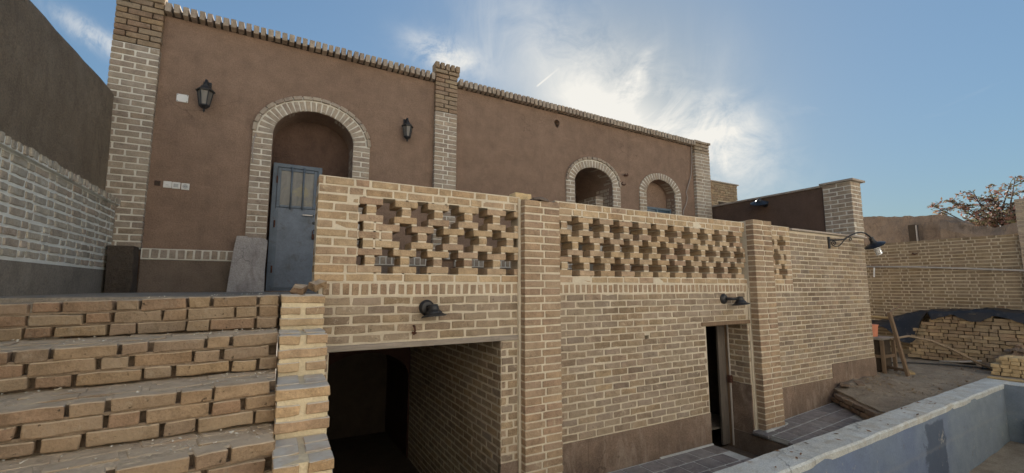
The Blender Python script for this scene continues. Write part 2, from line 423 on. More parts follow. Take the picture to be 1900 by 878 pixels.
M['doorglass'] = glass_mat('dusty_door_glass', [(0.17, 0.165, 0.15), (0.09, 0.09, 0.085), (0.24, 0.20, 0.10)], 0.22)
M['lampglass'] = glass_mat('frosted_lamp_glass', [(0.16, 0.145, 0.125), (0.11, 0.10, 0.09)], 0.35)
M['winglass'] = glass_mat('window_glass', [(0.05, 0.08, 0.11), (0.03, 0.05, 0.07)], 0.1)


def pool_paint():
    m, t, b = new_mat('pool_paint')
    p = pos(t)
    sep = t.node('ShaderNodeSeparateXYZ'); t.put(sep.inputs[0], p)
    n1 = t.noise(p, 0.9, 5, 0.6, 0.4); n2 = t.noise(p, 6, 6, 0.7); n3 = t.noise(p, 60, 4, 0.7)
    col = t.mix(t.rng(n1, 0.38, 0.62), (0.155, 0.200, 0.310), (0.205, 0.255, 0.325))
    col = t.mix(t.rng(t.m('ADD', sep.outputs[0], t.m('MULTIPLY', n2, 1.5)), 6.6, 9.0, 0, 0.45), col, (0.26, 0.29, 0.265))
    k = t.m('ADD', t.rng(n2, 0.25, 0.75, 0.85, 1.15), t.rng(n3, 0.3, 0.7, -0.12, 0.12))
    col = t.mix(1.0, col, t.vec(k, k, k), 'MULTIPLY')
    # a damp run of spilt water down the paint
    wob = t.m('MULTIPLY', t.m('SUBTRACT', t.noise(p, 3.2, 5, 0.65), 0.5), 0.55)
    x = t.m('ADD', sep.outputs[0], wob)
    wet = t.m('MULTIPLY', t.rng(x, 6.30, 6.34), t.rng(x, 6.92, 6.96, 1, 0))
    wet = t.m('MULTIPLY', wet, t.rng(t.m('ADD', sep.outputs[2], t.m('MULTIPLY', wob, 0.3)), -1.50, -1.53))
    col = t.mix(t.m('MULTIPLY', wet, 0.75), col, (0.065, 0.085, 0.125))
    # old water lines and flaked paint
    wl = t.m('ADD', sep.outputs[2], t.m('MULTIPLY', t.m('SUBTRACT', n2, 0.5), 0.10))
    col = t.mix(t.m('MULTIPLY', t.m('MULTIPLY', t.rng(wl, -1.83, -1.80), t.rng(wl, -1.76, -1.79)), 0.18), col, (0.33, 0.34, 0.33))
    fk = t.rng(t.noise(p, 5.0, 8, 0.75, 0.3), 0.615, 0.64)
    col = t.mix(t.m('MULTIPLY', fk, 0.8), col, (0.38, 0.37, 0.34))
    # rust and mud flecks
    col = t.mix(t.rng(t.noise(p, 9, 6, 0.75, 0.4), 0.64, 0.72, 0, 0.8), col, (0.15, 0.105, 0.075))
    t.put(b.inputs['Base Color'], col)
    b.inputs['Roughness'].default_value = 0.7
    bump(t, b, t.m('ADD', n2, n3), 0.35, 0.006)
    return m


M['pool'] = pool_paint()


def tile_mat():
    return brick_mat('paver_grey', [(0.215, 0.195, 0.19), (0.26, 0.235, 0.225), (0.19, 0.175, 0.175), (0.245, 0.215, 0.195)],
                     (0.34, 0.32, 0.30), 0.5, (0.44, 0.43, 0.40), 0.5, pit=0.3)


M['tile'] = tile_mat()
M['m_tile'] = mortar_mat('mortar_tile', (0.50, 0.50, 0.475), 0.2, (0.36, 0.33, 0.29), 0.4)


def leaf_mat(name, cols):
    m, t, b = new_mat(name)
    g = t.node('ShaderNodeNewGeometry')
    c = t.ramp(g.outputs['Random Per Island'], [(i / (len(cols) - 1), x) for i, x in enumerate(cols)])
    t.put(b.inputs['Base Color'], c)
    b.inputs['Roughness'].default_value = 0.7
    tr = t.node('ShaderNodeBsdfTranslucent')
    t.put(tr.inputs[0], c)
    mx = t.node('ShaderNodeMixShader'); mx.inputs[0].default_value = 0.3
    out = [n for n in t.n if n.type == 'OUTPUT_MATERIAL'][0]
    t.l.new(b.outputs[0], mx.inputs[1]); t.l.new(tr.outputs[0], mx.inputs[2]); t.l.new(mx.outputs[0], out.inputs[0])
    return m


M['leaf_red'] = leaf_mat('leaf_autumn', [(0.26, 0.12, 0.10), (0.34, 0.19, 0.15), (0.16, 0.15, 0.08), (0.22, 0.12, 0.09), (0.14, 0.16, 0.08), (0.32, 0.21, 0.15)])
M['leaf_dry'] = leaf_mat('leaf_dry', [(0.20, 0.11, 0.06), (0.30, 0.17, 0.09), (0.14, 0.09, 0.06)])

# ------------------------------------------------------------------ objects
WL = {}     # world location of every parent (none is rotated)


def link(o, parent, loc):
    COL.objects.link(o)
    loc = Vector(loc)
    WL[o.name] = loc
    if parent is not None:
        o.parent = parent
        o.location = loc - WL[parent.name]
    else:
        o.location = loc
    return o


def tag(o, label=None, cat=None, group=None, kind=None):
    if label: o['label'] = label
    if cat: o['category'] = cat
    if group: o['group'] = group
    if kind: o['kind'] = kind
    return o


def thing(name, loc, label, cat, group=None):
    o = bpy.data.objects.new(name, None)
    o.empty_display_size = 0.2
    link(o, None, loc)
    return tag(o, label, cat, group)


class MB:
    """collects shapes in world coordinates and links them as one mesh object"""
    def __init__(s):
        s.v = []; s.f = []

    def add(s, vs, fs):
        k = len(s.v)
        s.v += [tuple(v) for v in vs]
        s.f += [tuple(i + k for i in f) for f in fs]
        return s

    def box(s, x0, x1, y0, y1, z0, z1, rot=None, piv=None):
        vs = [Vector((x, y, z)) for z in (z0, z1) for y in (y0, y1) for x in (x0, x1)]
        if rot:
            e = Euler(rot).to_matrix(); pv = Vector(piv) if piv else Vector(((x0 + x1) / 2, (y0 + y1) / 2, (z0 + z1) / 2))
            vs = [pv + e @ (v - pv) for v in vs]
        return s.add(vs, [(0, 2, 3, 1), (4, 5, 7, 6), (0, 1, 5, 4), (2, 6, 7, 3), (0, 4, 6, 2), (1, 3, 7, 5)])

    def quad(s, a, b, c, d):
        return s.add([a, b, c, d], [(0, 1, 2, 3)])

    def tube(s, pts, r, n=8, caps=True):
        pts = [Vector(p) for p in pts]
        rs = r if isinstance(r, (list, tuple)) else [r] * len(pts)
        vs = []; fs = []
        up = None
        for i, p in enumerate(pts):
            d = (pts[min(i + 1, len(pts) - 1)] - pts[max(i - 1, 0)]).normalized()
            if up is None:
                up = Vector((0, 0, 1)) if abs(d.z) < 0.9 else Vector((1, 0, 0))
            a = d.cross(up).normalized(); b = a.cross(d).normalized()
            up = b
            for k in range(n):
                t = 2 * math.pi * k / n
                vs.append(p + (a * math.cos(t) + b * math.sin(t)) * rs[i])
        for i in range(len(pts) - 1):
            for k in range(n):
                k2 = (k + 1) % n
                fs.append((i * n + k, i * n + k2, (i + 1) * n + k2, (i + 1) * n + k))
        if caps:
            fs.append(tuple(range(n))[::-1])
            fs.append(tuple(range((len(pts) - 1) * n, len(pts) * n)))
        return s.add(vs, fs)

    def lathe(s, prof, o, axis=(0, 0, 1), n=20):
        """profile of (r, h) turned about an axis through o"""
        q = Vector((0, 0, 1)).rotation_difference(Vector(axis).normalized())
        o = Vector(o); vs = []; fs = []
        for (r, h) in prof:
            for k in range(n):
                t = 2 * math.pi * k / n
                vs.append(o + q @ Vector((r * math.cos(t), r * math.sin(t), h)))
        for i in range(len(prof) - 1):
            for k in range(n):
                k2 = (k + 1) % n
                fs.append((i * n + k, i * n + k2, (i + 1) * n + k2, (i + 1) * n + k))
        if prof[0][0] > 1e-4: fs.append(tuple(range(n))[::-1])
        if prof[-1][0] > 1e-4: fs.append(tuple(range((len(prof) - 1) * n, len(prof) * n)))
        return s.add(vs, fs)

    def build(s, name, mat, parent=None, smooth=False, bevel=0.0, rough=0.0, origin=None):
        me = bpy.data.meshes.new(name)
        vs = [Vector(v) for v in s.v]
        lo = Vector([min(v[i] for v in vs) for i in range(3)]); hi = Vector([max(v[i] for v in vs) for i in range(3)])
        c = Vector(origin) if origin else Vector(((lo.x + hi.x) / 2, (lo.y + hi.y) / 2, lo.z if parent is None else (lo.z + hi.z) / 2))
        if rough:
            vs = [v + noise.noise_vector(v * 9.0) * rough for v in vs]
        me.from_pydata([v - c for v in vs], [], s.f)
        bm = bmesh.new(); bm.from_mesh(me)
        bmesh.ops.recalc_face_normals(bm, faces=bm.faces)
        if bevel:
            bmesh.ops.bevel(bm, geom=[e for e in bm.edges if e.is_manifold and e.calc_face_angle(0) > 0.5], offset=bevel, segments=1, affect='EDGES')
        bm.to_mesh(me); bm.free()
        if smooth:
            for p in me.polygons: p.use_smooth = True
        me.materials.append(mat)
        o = bpy.data.objects.new(name, me)
        return link(o, parent, c)


def sheet(name, mat, parent, outer, holes, fmap, depth, outer_depth=None, hole_depths=None, cuts=0):
    """flat wall face with openings: real reveals go back into the wall. Coordinates (u, z); fmap(u, z, d) -> point"""
    bm = bmesh.new()
    loops = [outer] + holes
    edges = []
    rings = []
    for lp in loops:
        vs = [bm.verts.new(fmap(u, z, 0)) for (u, z) in lp]
        rings.append(vs)
        for i in range(len(vs)):
            edges.append(bm.edges.new((vs[i], vs[(i + 1) % len(vs)])))
    bmesh.ops.triangle_fill(bm, edges=edges, use_beauty=True, use_dissolve=False)
    for k, (lp, ring) in enumerate(zip(loops, rings)):
        d = (outer_depth if outer_depth is not None else depth) if k == 0 else (hole_depths[k - 1] if hole_depths else depth)
        if d <= 0: continue
        back = [bm.verts.new(fmap(u, z, d)) for (u, z) in lp]
        for i in range(len(ring)):
            j = (i + 1) % len(ring)
            bm.faces.new((ring[i], ring[j], back[j], back[i]))
    bmesh.ops.recalc_face_normals(bm, faces=bm.faces)
    me = bpy.data.meshes.new(name)
    bm.to_mesh(me); bm.free()
    vs = [v.co for v in me.vertices]
    c = Vector([(min(v[i] for v in vs) + max(v[i] for v in vs)) / 2 for i in range(3)])
    me.transform(Matrix.Translation(-c))
    me.materials.append(mat)
    return link(bpy.data.objects.new(name, me), parent, c)


# ---- bricks
BM_CACHE = {}


def brick_mesh(sx, sy, sz, var, rough):
    q = lambda a: max(0.012, round(a / 0.004) * 0.004)
    key = (q(sx), q(sy), q(sz), var, rough)
    if key in BM_CACHE: return BM_CACHE[key]
    sx, sy, sz = key[:3]
    rnd = random.Random(hash(key) & 0xffff)
    bm = bmesh.new()
    bmesh.ops.create_cube(bm, size=1.0)
    if rough >= 0.003:
        xe = [e for e in bm.edges if abs(e.verts[0].co.x - e.verts[1].co.x) > 0.5]
        bmesh.ops.subdivide_edges(bm, edges=xe, cuts=2 if sx > 0.13 else 1, use_grid_fill=True)
    for v in bm.verts:
        v.co.x *= sx; v.co.y *= sy; v.co.z *= sz
        v.co += Vector((rnd.uniform(-1, 1), rnd.uniform(-1, 1), rnd.uniform(-1, 1))) * rough
    bw = min(0.0032 + rough * 0.3, sz * 0.2)
    bmesh.ops.bevel(bm, geom=[e for e in bm.edges if e.calc_face_angle(0) > 0.8], offset=bw, segments=1, affect='EDGES')
    for v in bm.verts:
        v.co += Vector((rnd.uniform(-1, 1), rnd.uniform(-1, 1), rnd.uniform(-1, 1))) * rough * 0.35
    bmesh.ops.recalc_face_normals(bm, faces=bm.faces)
    me = bpy.data.meshes.new('brick')
    bm.to_mesh(me); bm.free()
    BM_CACHE[key] = me
    return me


CF = Vector((math.sin(R(28.8)) * math.cos(R(6.65)), math.cos(R(28.8)) * math.cos(R(6.65)), math.sin(R(6.65))))
CR = Vector((math.cos(R(28.8)), -math.sin(R(28.8)), 0)); CU = CR.cross(CF)


def shows(p, m=15):
    """how large one brick of the wall shows from the street side; 0 when outside the photograph"""
    d = p.dot(CF)
    if d < 0.2: return 0
    x = 950 + 800 * p.dot(CR) / d; y = 439 - 800 * p.dot(CU) / d
    if not (-m < x < 1900 + m and -m < y < 878 + m): return 0
    return 1.0 / d


class Bricks:
    """one set of bricks: up to `limit` objects named brick, the rest one mesh of kind stuff"""
    def __init__(s, parent, mat, rough=0.0016, name='brick', limit=300):
        s.p = parent; s.mat = mat; s.rough = rough; s.name = name; s.limit = limit; s.it = []

    def put(s, loc, size, rot=(0, 0, 0), mat=None):
        s.it.append((Vector(loc), size, rot, mat or s.mat))

    def flush(s):
        its = sorted(s.it, key=lambda b: -shows(b[0]))
        rest = []
        for i, (loc, size, rot, mat) in enumerate(its):
            key = random.randrange(5)
            if i < s.limit and shows(loc) > 0:
                me = brick_mesh(*size, key, s.rough)
                o = bpy.data.objects.new(s.name, me)
                link(o, s.p, loc)
                o.rotation_euler = rot
                if len(me.materials) == 0: me.materials.append(mat)
                o.material_slots[0].link = 'OBJECT'
                o.material_slots[0].material = mat
            else:
                rest.append((loc, size, rot, mat, key))
        bymat = {}
        for r in rest: bymat.setdefault(r[3].name, []).append(r)
        for k, rs in bymat.items():
            vs = []; fs = []
            c0 = rs[0][0]
            for (loc, size, rot, mat, key) in rs:
                me = brick_mesh(*size, key, s.rough)
                e = Euler(rot).to_matrix(); n0 = len(vs)
                vs += [e @ v.co + loc - c0 for v in me.vertices]
                fs += [tuple(i + n0 for i in p.vertices) for p in me.polygons]
            me = bpy.data.meshes.new('brickwork')
            me.from_pydata(vs, [], fs)
            me.materials.append(rs[0][3])
            o = bpy.data.objects.new('brickwork', me)
            link(o, s.p, c0)
            o['kind'] = 'stuff'


def lay(B, O, rot, u0, u1, z0, z1, ch, pattern=(0.2,), joint=0.017, depth=0.09, proud=0.0, holes=(), half=0.5, jit=0.003, hj=0.014, skew=0.0, mat=None, zf=None, minl=0.03):
    """courses of bricks on a wall face through O; u runs along the wall, the face looks to (sin rot, -cos rot)"""
    n = max(1, round((z1 - z0) / ch)); ch = (z1 - z0) / n
    ud = Vector((math.cos(rot), math.sin(rot), 0)); nd = Vector((math.sin(rot), -math.cos(rot), 0))
    O = Vector((O[0], O[1], 0))
    for r in range(n):
        zc = z0 + (r + 0.5) * ch
        u = u0 - (half * (pattern[0] + joint) if r % 2 else 0) - (random.random() * 0.05 if skew else 0)
        k = 0 if len(pattern) == 1 else (r % len(pattern))
        while u < u1 - 0.02:
            L = pattern[k % len(pattern)] + random.uniform(-1, 1) * jit * 1.5
            k += 1
            segs = [(max(u, u0), min(u + L, u1))]
            for (ha, hb, za, zb) in holes:
                if za < zc < zb:
                    ns = []
                    for (a, b) in segs:
                        if hb <= a or ha >= b: ns.append((a, b))
                        else:
                            if ha - a > 0: ns.append((a, ha))
                            if b - hb > 0: ns.append((hb, b))
                    segs = ns
            for (a, b) in segs:
                if b - a < minl: continue
                h = ch - hj + random.uniform(-1, 1) * jit * 0.6
                uc = (a + b) / 2
                zz = zc + random.uniform(-1, 1) * jit * 0.5
                if zf: zz = zf(uc, zc) + random.uniform(-1, 1) * jit * 0.5
                pd = proud + random.uniform(-0.5, 1) * jit * 0.7
                p = O + ud * uc + nd * (pd - depth / 2)
                p.z = zz
                B.put(p, (b - a, depth, h), (random.uniform(-1, 1) * jit, random.uniform(-1, 1) * jit * 1.6, rot + random.uniform(-1, 1) * jit), mat)
            u += L + joint


def soldiers(B, O, rot, u0, u1, z0, z1, w=0.052, joint=0.02, depth=0.09, proud=0.0, jit=0.003, mat=None):
    ud = Vector((math.cos(rot), math.sin(rot), 0)); nd = Vector((math.sin(rot), -math.cos(rot), 0))
    n = max(1, round((u1 - u0) / (w + joint))); st = (u1 - u0) / n
    for i in range(n):
        p = Vector((O[0], O[1], 0)) + ud * (u0 + (i + 0.5) * st) + nd * (proud + random.uniform(-0.5, 1) * jit - depth / 2)
        p.z = (z0 + z1) / 2 + random.uniform(-1, 1) * jit
        B.put(p, (st - joint + random.uniform(-1, 1) * jit, depth, z1 - z0 - 0.006 + random.uniform(-1, 1) * jit), (0, random.uniform(-1, 1) * jit * 8, rot), mat)


# ================================================================== THE SETTING
FY = 3.4            # brick front of the terrace
HY = 6.0            # mud front of the house
# ---- ground: one sheet to the horizon, with holes where the pool and the door pit go down
def coped(x): return 2.30 + 0.030 * (x - 2.8)          # far edge of the pool coping
def copin(x): return 2.03 + 0.030 * (x - 2.8)          # near edge


def ground():
    mb = MB()
    xs = [-300, -12, 0.374, 1.3, 1.772, 4.46, 5.23, 9.7, 14, 300]; ys = [-300, -12, -0.2, 2.25, 2.36, 3.42, 3.75, 7.56, 9, 300]
    z = -1.79
    for i in range(len(xs) - 1):
        for j in range(len(ys) - 1):
            xm = (xs[i] + xs[i + 1]) / 2; ym = (ys[j] + ys[j + 1]) / 2
            if 1.3 < xm < 9.7 and -0.2 < ym < 2.25: continue
            if 4.46 < xm < 5.23 and 2.36 < ym < 3.75: continue
            if 0.374 < xm < 1.772 and 3.42 < ym < 7.56: continue
            mb.quad((xs[i], ys[j], z), (xs[i + 1], ys[j], z), (xs[i + 1], ys[j + 1], z), (xs[i], ys[j + 1], z))
    o = mb.build('ground', M['earth']); tag(o, kind='structure')
    # pit walls and floor in front of the sunken door
    p = MB()
    p.quad((4.46, 2.36, -2.02), (5.23, 2.36, -2.02), (5.23, 3.75, -2.02), (4.46, 3.75, -2.02))
    p.quad((4.46, 2.36, -2.02), (4.46, 3.75, -2.02), (4.46, 3.75, -1.79), (4.46, 2.36, -1.79))
    p.quad((5.23, 2.36, -2.02), (5.23, 3.75, -2.02), (5.23, 3.75, -1.79), (5.23, 2.36, -1.79))
    p.quad((4.46, 2.36, -2.02), (5.23, 2.36, -2.02), (5.23, 2.36, -1.79), (4.46, 2.36, -1.79))
    tag(p.build('pit_floor', M['plinth']), kind='structure')


ground()


def yard():
    """raised dirt yard: a noisy grid with a ragged bank towards the paved strip, a heap of soil against the wall"""
    mb = MB()
    nx, ny = 130, 220
    def bank(y): return 7.16 - 0.66 * max(0.0, min(1.0, (3.40 - y) / 0.8)) + 0.03 * noise.noise(Vector((y * 6, 1, 0)))
    vs = []; fs = []
    for j in range(ny + 1):
        y = -6.0 + 10.6 * (j / ny)
        for i in range(nx + 1):
            t = (i / nx) ** 1.25
            xb = bank(y)
            x = xb + (12.35 - xb) * t
            z = -1.45 + 0.018 * noise.noise(Vector((x * 1.6, y * 1.6, 0))) + 0.014 * noise.noise(Vector((x * 6, y * 6, 3))) + 0.008 * noise.noise(Vector((x * 17, y * 17, 5)))
            z -= 0.03 * max(0, 1 - (x - xb) / 0.5)
            d = math.hypot((x - 7.95) / 0.85, (y - 3.33) / 0.42)
            z += 0.075 * math.exp(-d * d) * (1 + 0.5 * noise.noise(Vector((x * 5, y * 5, 7))))
            if 9.2 < x < 9.9 or (x < 9.3 and y < coped(x) + 0.02): z = min(z, -1.452) if y < coped(x) + 0.03 else z
            vs.append((x, y, z))
    for j in range(ny):
        for i in range(nx):
            a = j * (nx + 1) + i
            xm = (vs[a][0] + vs[a + nx + 2][0]) / 2; ym = (vs[a][1] + vs[a + nx + 2][1]) / 2
            if xm < 9.80 and -0.35 < ym < coped(xm) - 0.06: continue
            fs.append((a, a + 1, a + nx + 2, a + nx + 1))
    mb.add(vs, fs)
    # ragged face of the bank
    n0 = nx + 1
    for j in range(ny):
        a = vs[j * n0]; b = vs[(j + 1) * n0]
        if a[1] < 2.3: continue
        mb.quad(a, b, (b[0] - 0.03, b[1], -1.80), (a[0] - 0.03, a[1], -1.80))
    o = mb.build('yard', M['earth'], smooth=True); tag(o, kind='structure')


yard()

# terrace floor and stair landing
tf = MB()
tf.box(-1.60, 0.28, 3.30, 6.45, -0.30, -0.060)
tf.box(-1.60, 0.28, 3.16, 3.30, -0.30, -0.085)
tf.box(0.283, 8.48, 3.598, 6.45, -0.20, -0.054)
tag(tf.build('terrace_floor', M['terrace']), kind='structure')

# paved strip along the front: mortar bed, then tiles as pieces
def strip_z(x):
    if x < 4.5: return -1.776
    if x < 5.25: return -1.74
    return -1.738 + (x - 5.25) * 0.052


pv = MB()
for (a, b) in ((0.9, 4.46), (5.23, 6.0), (6.0, 7.2)):
    pv.quad((a, 2.2, strip_z(a + .01) - 0.001), (b, 2.2, strip_z(b - .01) - 0.001), (b, 3.405, strip_z(b - .01) - 0.001), (a, 3.405, strip_z(a + .01) - 0.001))
pv.quad((5.23, 2.2, -1.80), (5.23, 3.4, -1.80), (5.23, 3.4, strip_z(5.24) - .006), (5.23, 2.2, strip_z(5.24) - .006))
pav = tag(pv.build('pavement', M['m_tile']), kind='structure')
TB = Bricks(pav, M['tile'], 0.002, 'tile')
for r in range(6):
    y = 3.385 - 0.105 - r * 0.208
    x = 1.0 + (0.1 if r % 2 else 0)
    while x < 7.1:
        L = 0.232 + random.uniform(-0.01, 0.01)
        if y > coped(x) + 0.02 and not (4.40 < x + L / 2 < 5.27) and x + L < 7.16 - 0.66 * max(0, min(1, (3.4 - y) / 0.8)) + 0.05:
            if x + L > 4.46 and x < 4.46: L = 4.455 - x
            slope = 0.0 if x < 5 else math.atan(0.052)
            TB.put((x + L / 2, y, strip_z(x + L / 2) - 0.012), (L - 0.016, 0.19, 0.03), (random.uniform(-.006, .006), -slope + random.uniform(-.006, .006), random.uniform(-.012, .012)))
        x += L
TB.flush()

# unseen pale wall behind the photographer, added to bounce sunlight onto the brick front
ow = MB(); ow.box(-9, 18, -4.8, -4.4, -1.79, 5.6)
tag(ow.build('bounce_wall', M['bounce_limewash']), kind='structure')

# ================================================================== TERRACE FRONT WALL
tw = thing('terrace_wall', (3.0, FY, -1.79), 'worn buff brick terrace wall with the dark cellar opening and a low sunken doorway', 'wall')
P1 = (1.955, 2.345)
P2X = (5.30, 5.70)
fm = lambda yy: (lambda u, z, d: (u, yy + d, z))
hole_put = [(3.475, -0.575), (3.535, -0.575), (3.535, -0.512), (3.475, -0.512)]
sheet('mortar_bed', M['m_worn'], tw,
      [(0.285, -1.80), (0.374, -1.80), (0.374, -0.465), (1.765, -0.465), (1.765, -1.80), (4.457, -1.80), (4.457, -0.455), (5.25, -0.455), (5.25, -1.80), (5.70, -1.80), (5.70, 0.03), (0.285, 0.03)],
      [hole_put], fm(FY + 0.005), 0.12, outer_depth=0.16)
TW = Bricks(tw, M['b_worn'], 0.003)
# left bay above the cellar opening, jambs
lay(TW, (0, FY), 0, 0.30, 1.925, -0.418, -0.072, 0.0685, (0.205,), 0.020, jit=0.0045)
lay(TW, (0, FY), 0, 1.768, 1.925, -1.48, -0.475, 0.0685, (0.11,), 0.02, minl=0.02)
lay(TW, (0, FY), 0, 0.292, 0.368, -1.40, -0.475, 0.0685, (0.2,), 0.02)
# middle bay with the door
lay(TW, (0, FY), 0, 2.365, 5.225, -1.427, -0.072, 0.0676, (0.2,), 0.018,
    holes=[(4.445, 5.262, -1.5, -0.44), (3.47, 3.54, -0.575, -0.51), (4.38, 5.3, -0.46, -0.40)], jit=0.0045)
# brick reveal on the right of the door
lay(TW, (5.243, 0), R(-90), -3.70, -3.405, -1.20, -0.47, 0.0676, (0.2,), 0.018)
TW.flush()
mb = MB(); mb.box(5.2465, 5.261, 3.567, 3.748, -1.2, -0.46); mb.build('mortar_reveal', M['m_worn'], tw)
# course of upright bricks under the lattice
for (a, b, matk) in ((0.30, 1.935, 'b_pier'), (2.36, 5.27, 'b_pier')):
    bed = MB(); bed.box(a - 0.012, b + 0.012, FY + 0.002, FY + 0.10, -0.071, 0.034)
    sc = bed.build('soldier_course', M['m_cream'], tw)
    SB = Bricks(sc, M[matk], 0.002)
    soldiers(SB, (0, FY - 0.002), 0, a, b, -0.062, 0.026, 0.050, 0.019)
    SB.flush()
# pilasters
for (x0, x1, pr, zt, zb) in ((P1[0], P1[1], 0.08, 0.80, -1.80), (P2X[0], P2X[1], 0.12, 0.86, -1.76)):
    mb = MB(); mb.box(x0 + 0.006, x1 - 0.006, FY - pr + 0.006, FY + 0.19, zb, zt - 0.012)
    pl = mb.build('pilaster', M['m_cream'], tw)
    PB = Bricks(pl, M['b_pier'], 0.002)
    pat = (0.205, x1 - x0 - 0.205 - 0.018)
    lay(PB, (0, FY - pr), 0, x0, x1, zb + 0.03, zt, 0.0672, pat, 0.018, depth=0.10, half=0)
    PB.flush()
    # raised pointing strip where the pilaster meets the bay
    st = MB()
    for k in range(24):
        a = zb + (zt - zb) * k / 24; b = zb + (zt - zb) * (k + 1) / 24
        if x0 < 3 or b < 0.0:
            st.box(x0 - 0.026 + 0.003 * random.random(), x0 + 0.001, FY - 0.009 - 0.003 * random.random(), FY + 0.02, a, b + 0.001)
    st.build('mortar_strip', M['m_cream'], tw)
# plinth panels
for (a, b) in ((2.345, 2.69), (2.693, 3.62), (3.623, 4.457)):
    mb = MB(); mb.box(a, b, FY - 0.004, FY + 0.06, -1.80, -1.432)
    mb.build('plinth_panel', M['baseplaster'], tw)
mb = MB(); mb.box(5.242, 5.262, FY + 0.002, FY + 0.355, -2.02, -1.205); mb.box(1.763, 1.955, FY - 0.003, FY + 0.06, -1.80, -1.485)
mb.build('plinth_panel', M['baseplaster'], tw)
# lintels
mb = MB(); mb.box(0.30, 1.93, FY - 0.016, FY + 0.13, -0.466, -0.424); mb.build('lintel', M['woodg'], tw, bevel=0.004, rough=0.003)
mb = MB(); mb.box(4.38, 5.29, FY - 0.012, FY + 0.13, -0.457, -0.412); mb.build('lintel', M['wood'], tw, bevel=0.004, rough=0.003)
# white cement fillet at the foot of the wall and of the right pilaster
mb = MB()
mb.tube([(x, FY - 0.006 + 0.006 * noise.noise(Vector((x * 9, 0, 0))), -1.776) for x in [3.62 + 0.06 * i for i in range(15)]], 0.017, 6)
mb.tube([(x, FY - 0.128, strip_z(5.3)) for x in (5.27, 5.4, 5.55, 5.72)], [0.02, 0.03, 0.026, 0.03], 6)
mb.tube([(5.72, y, strip_z(5.7)) for y in (FY - 0.13, FY - 0.06, FY)], [0.03, 0.024, 0.02], 6)
mb.build('cement_fillet', M['m_tile'], tw)

# ---- cellar behind the opening, its shade put into dark colours
ce = thing('cellar_vault', (1.07, 5.0, -2.35), 'dark brick cellar passage behind the wide opening below the terrace', 'cellar')
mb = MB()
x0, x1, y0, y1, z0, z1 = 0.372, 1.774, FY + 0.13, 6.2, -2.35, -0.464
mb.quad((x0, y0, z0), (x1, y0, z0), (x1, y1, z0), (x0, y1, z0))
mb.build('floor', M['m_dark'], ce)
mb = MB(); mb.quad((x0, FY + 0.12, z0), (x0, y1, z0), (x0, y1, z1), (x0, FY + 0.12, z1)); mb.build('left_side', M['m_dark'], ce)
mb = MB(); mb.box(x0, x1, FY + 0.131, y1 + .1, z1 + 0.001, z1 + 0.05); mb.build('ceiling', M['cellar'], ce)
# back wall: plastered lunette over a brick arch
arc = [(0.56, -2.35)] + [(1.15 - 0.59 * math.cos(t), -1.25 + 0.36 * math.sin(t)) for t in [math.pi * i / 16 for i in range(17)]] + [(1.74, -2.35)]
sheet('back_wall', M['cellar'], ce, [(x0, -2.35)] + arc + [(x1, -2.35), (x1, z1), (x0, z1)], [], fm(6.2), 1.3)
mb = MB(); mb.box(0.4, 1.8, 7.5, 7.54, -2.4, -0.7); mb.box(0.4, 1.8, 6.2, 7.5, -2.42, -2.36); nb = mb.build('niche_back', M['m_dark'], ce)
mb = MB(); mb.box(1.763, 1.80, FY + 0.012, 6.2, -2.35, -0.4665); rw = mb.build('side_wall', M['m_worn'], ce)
CB = Bricks(rw, M['b_worn'], 0.002)
lay(CB, (1.759, 0), R(-90), -6.18, -3.408, -2.33, -0.475, 0.0685, (0.2,), 0.018, depth=0.05)
CB.flush()

# ---- sunken door
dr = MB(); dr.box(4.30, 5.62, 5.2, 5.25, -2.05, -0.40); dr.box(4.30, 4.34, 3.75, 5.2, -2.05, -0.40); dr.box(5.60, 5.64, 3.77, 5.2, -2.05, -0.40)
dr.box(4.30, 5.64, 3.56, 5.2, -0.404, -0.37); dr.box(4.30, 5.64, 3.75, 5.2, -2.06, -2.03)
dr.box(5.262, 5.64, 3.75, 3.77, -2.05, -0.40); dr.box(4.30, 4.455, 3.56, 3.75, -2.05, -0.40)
dr.build('storeroom', M['m_dark'], tw)  # the room's shade is put into its dark wall colour
door = MB(); door.box(5.218, 5.240, 3.68, 3.74, -2.0, -0.46); door.box(4.46, 5.217, 3.70, 3.74, -0.505, -0.46)
dro = door.build('door', M['wood'], tw, bevel=0.004)
mb = MB(); mb.box(5.075, 5.215, 3.705, 3.735, -1.98, -0.507); mb.build('leaf', M['leafwood'], dro, bevel=0.003)
mb = MB(); mb.tube([(5.224, 3.668, -0.47), (5.226, 3.666, -1.2), (5.224, 3.668, -1.99)], 0.011, 8); mb.build('pipe', M['pipe'], dro)
mb = MB(); mb.box(5.19, 5.237, 3.64, 3.68, -1.22, -1.13); mb.tube([(5.2, 3.66, -1.15), (5.2, 3.63, -1.17), (5.2, 3.66, -1.2)], 0.008, 6); mb.build('latch', M['rust'], dro)


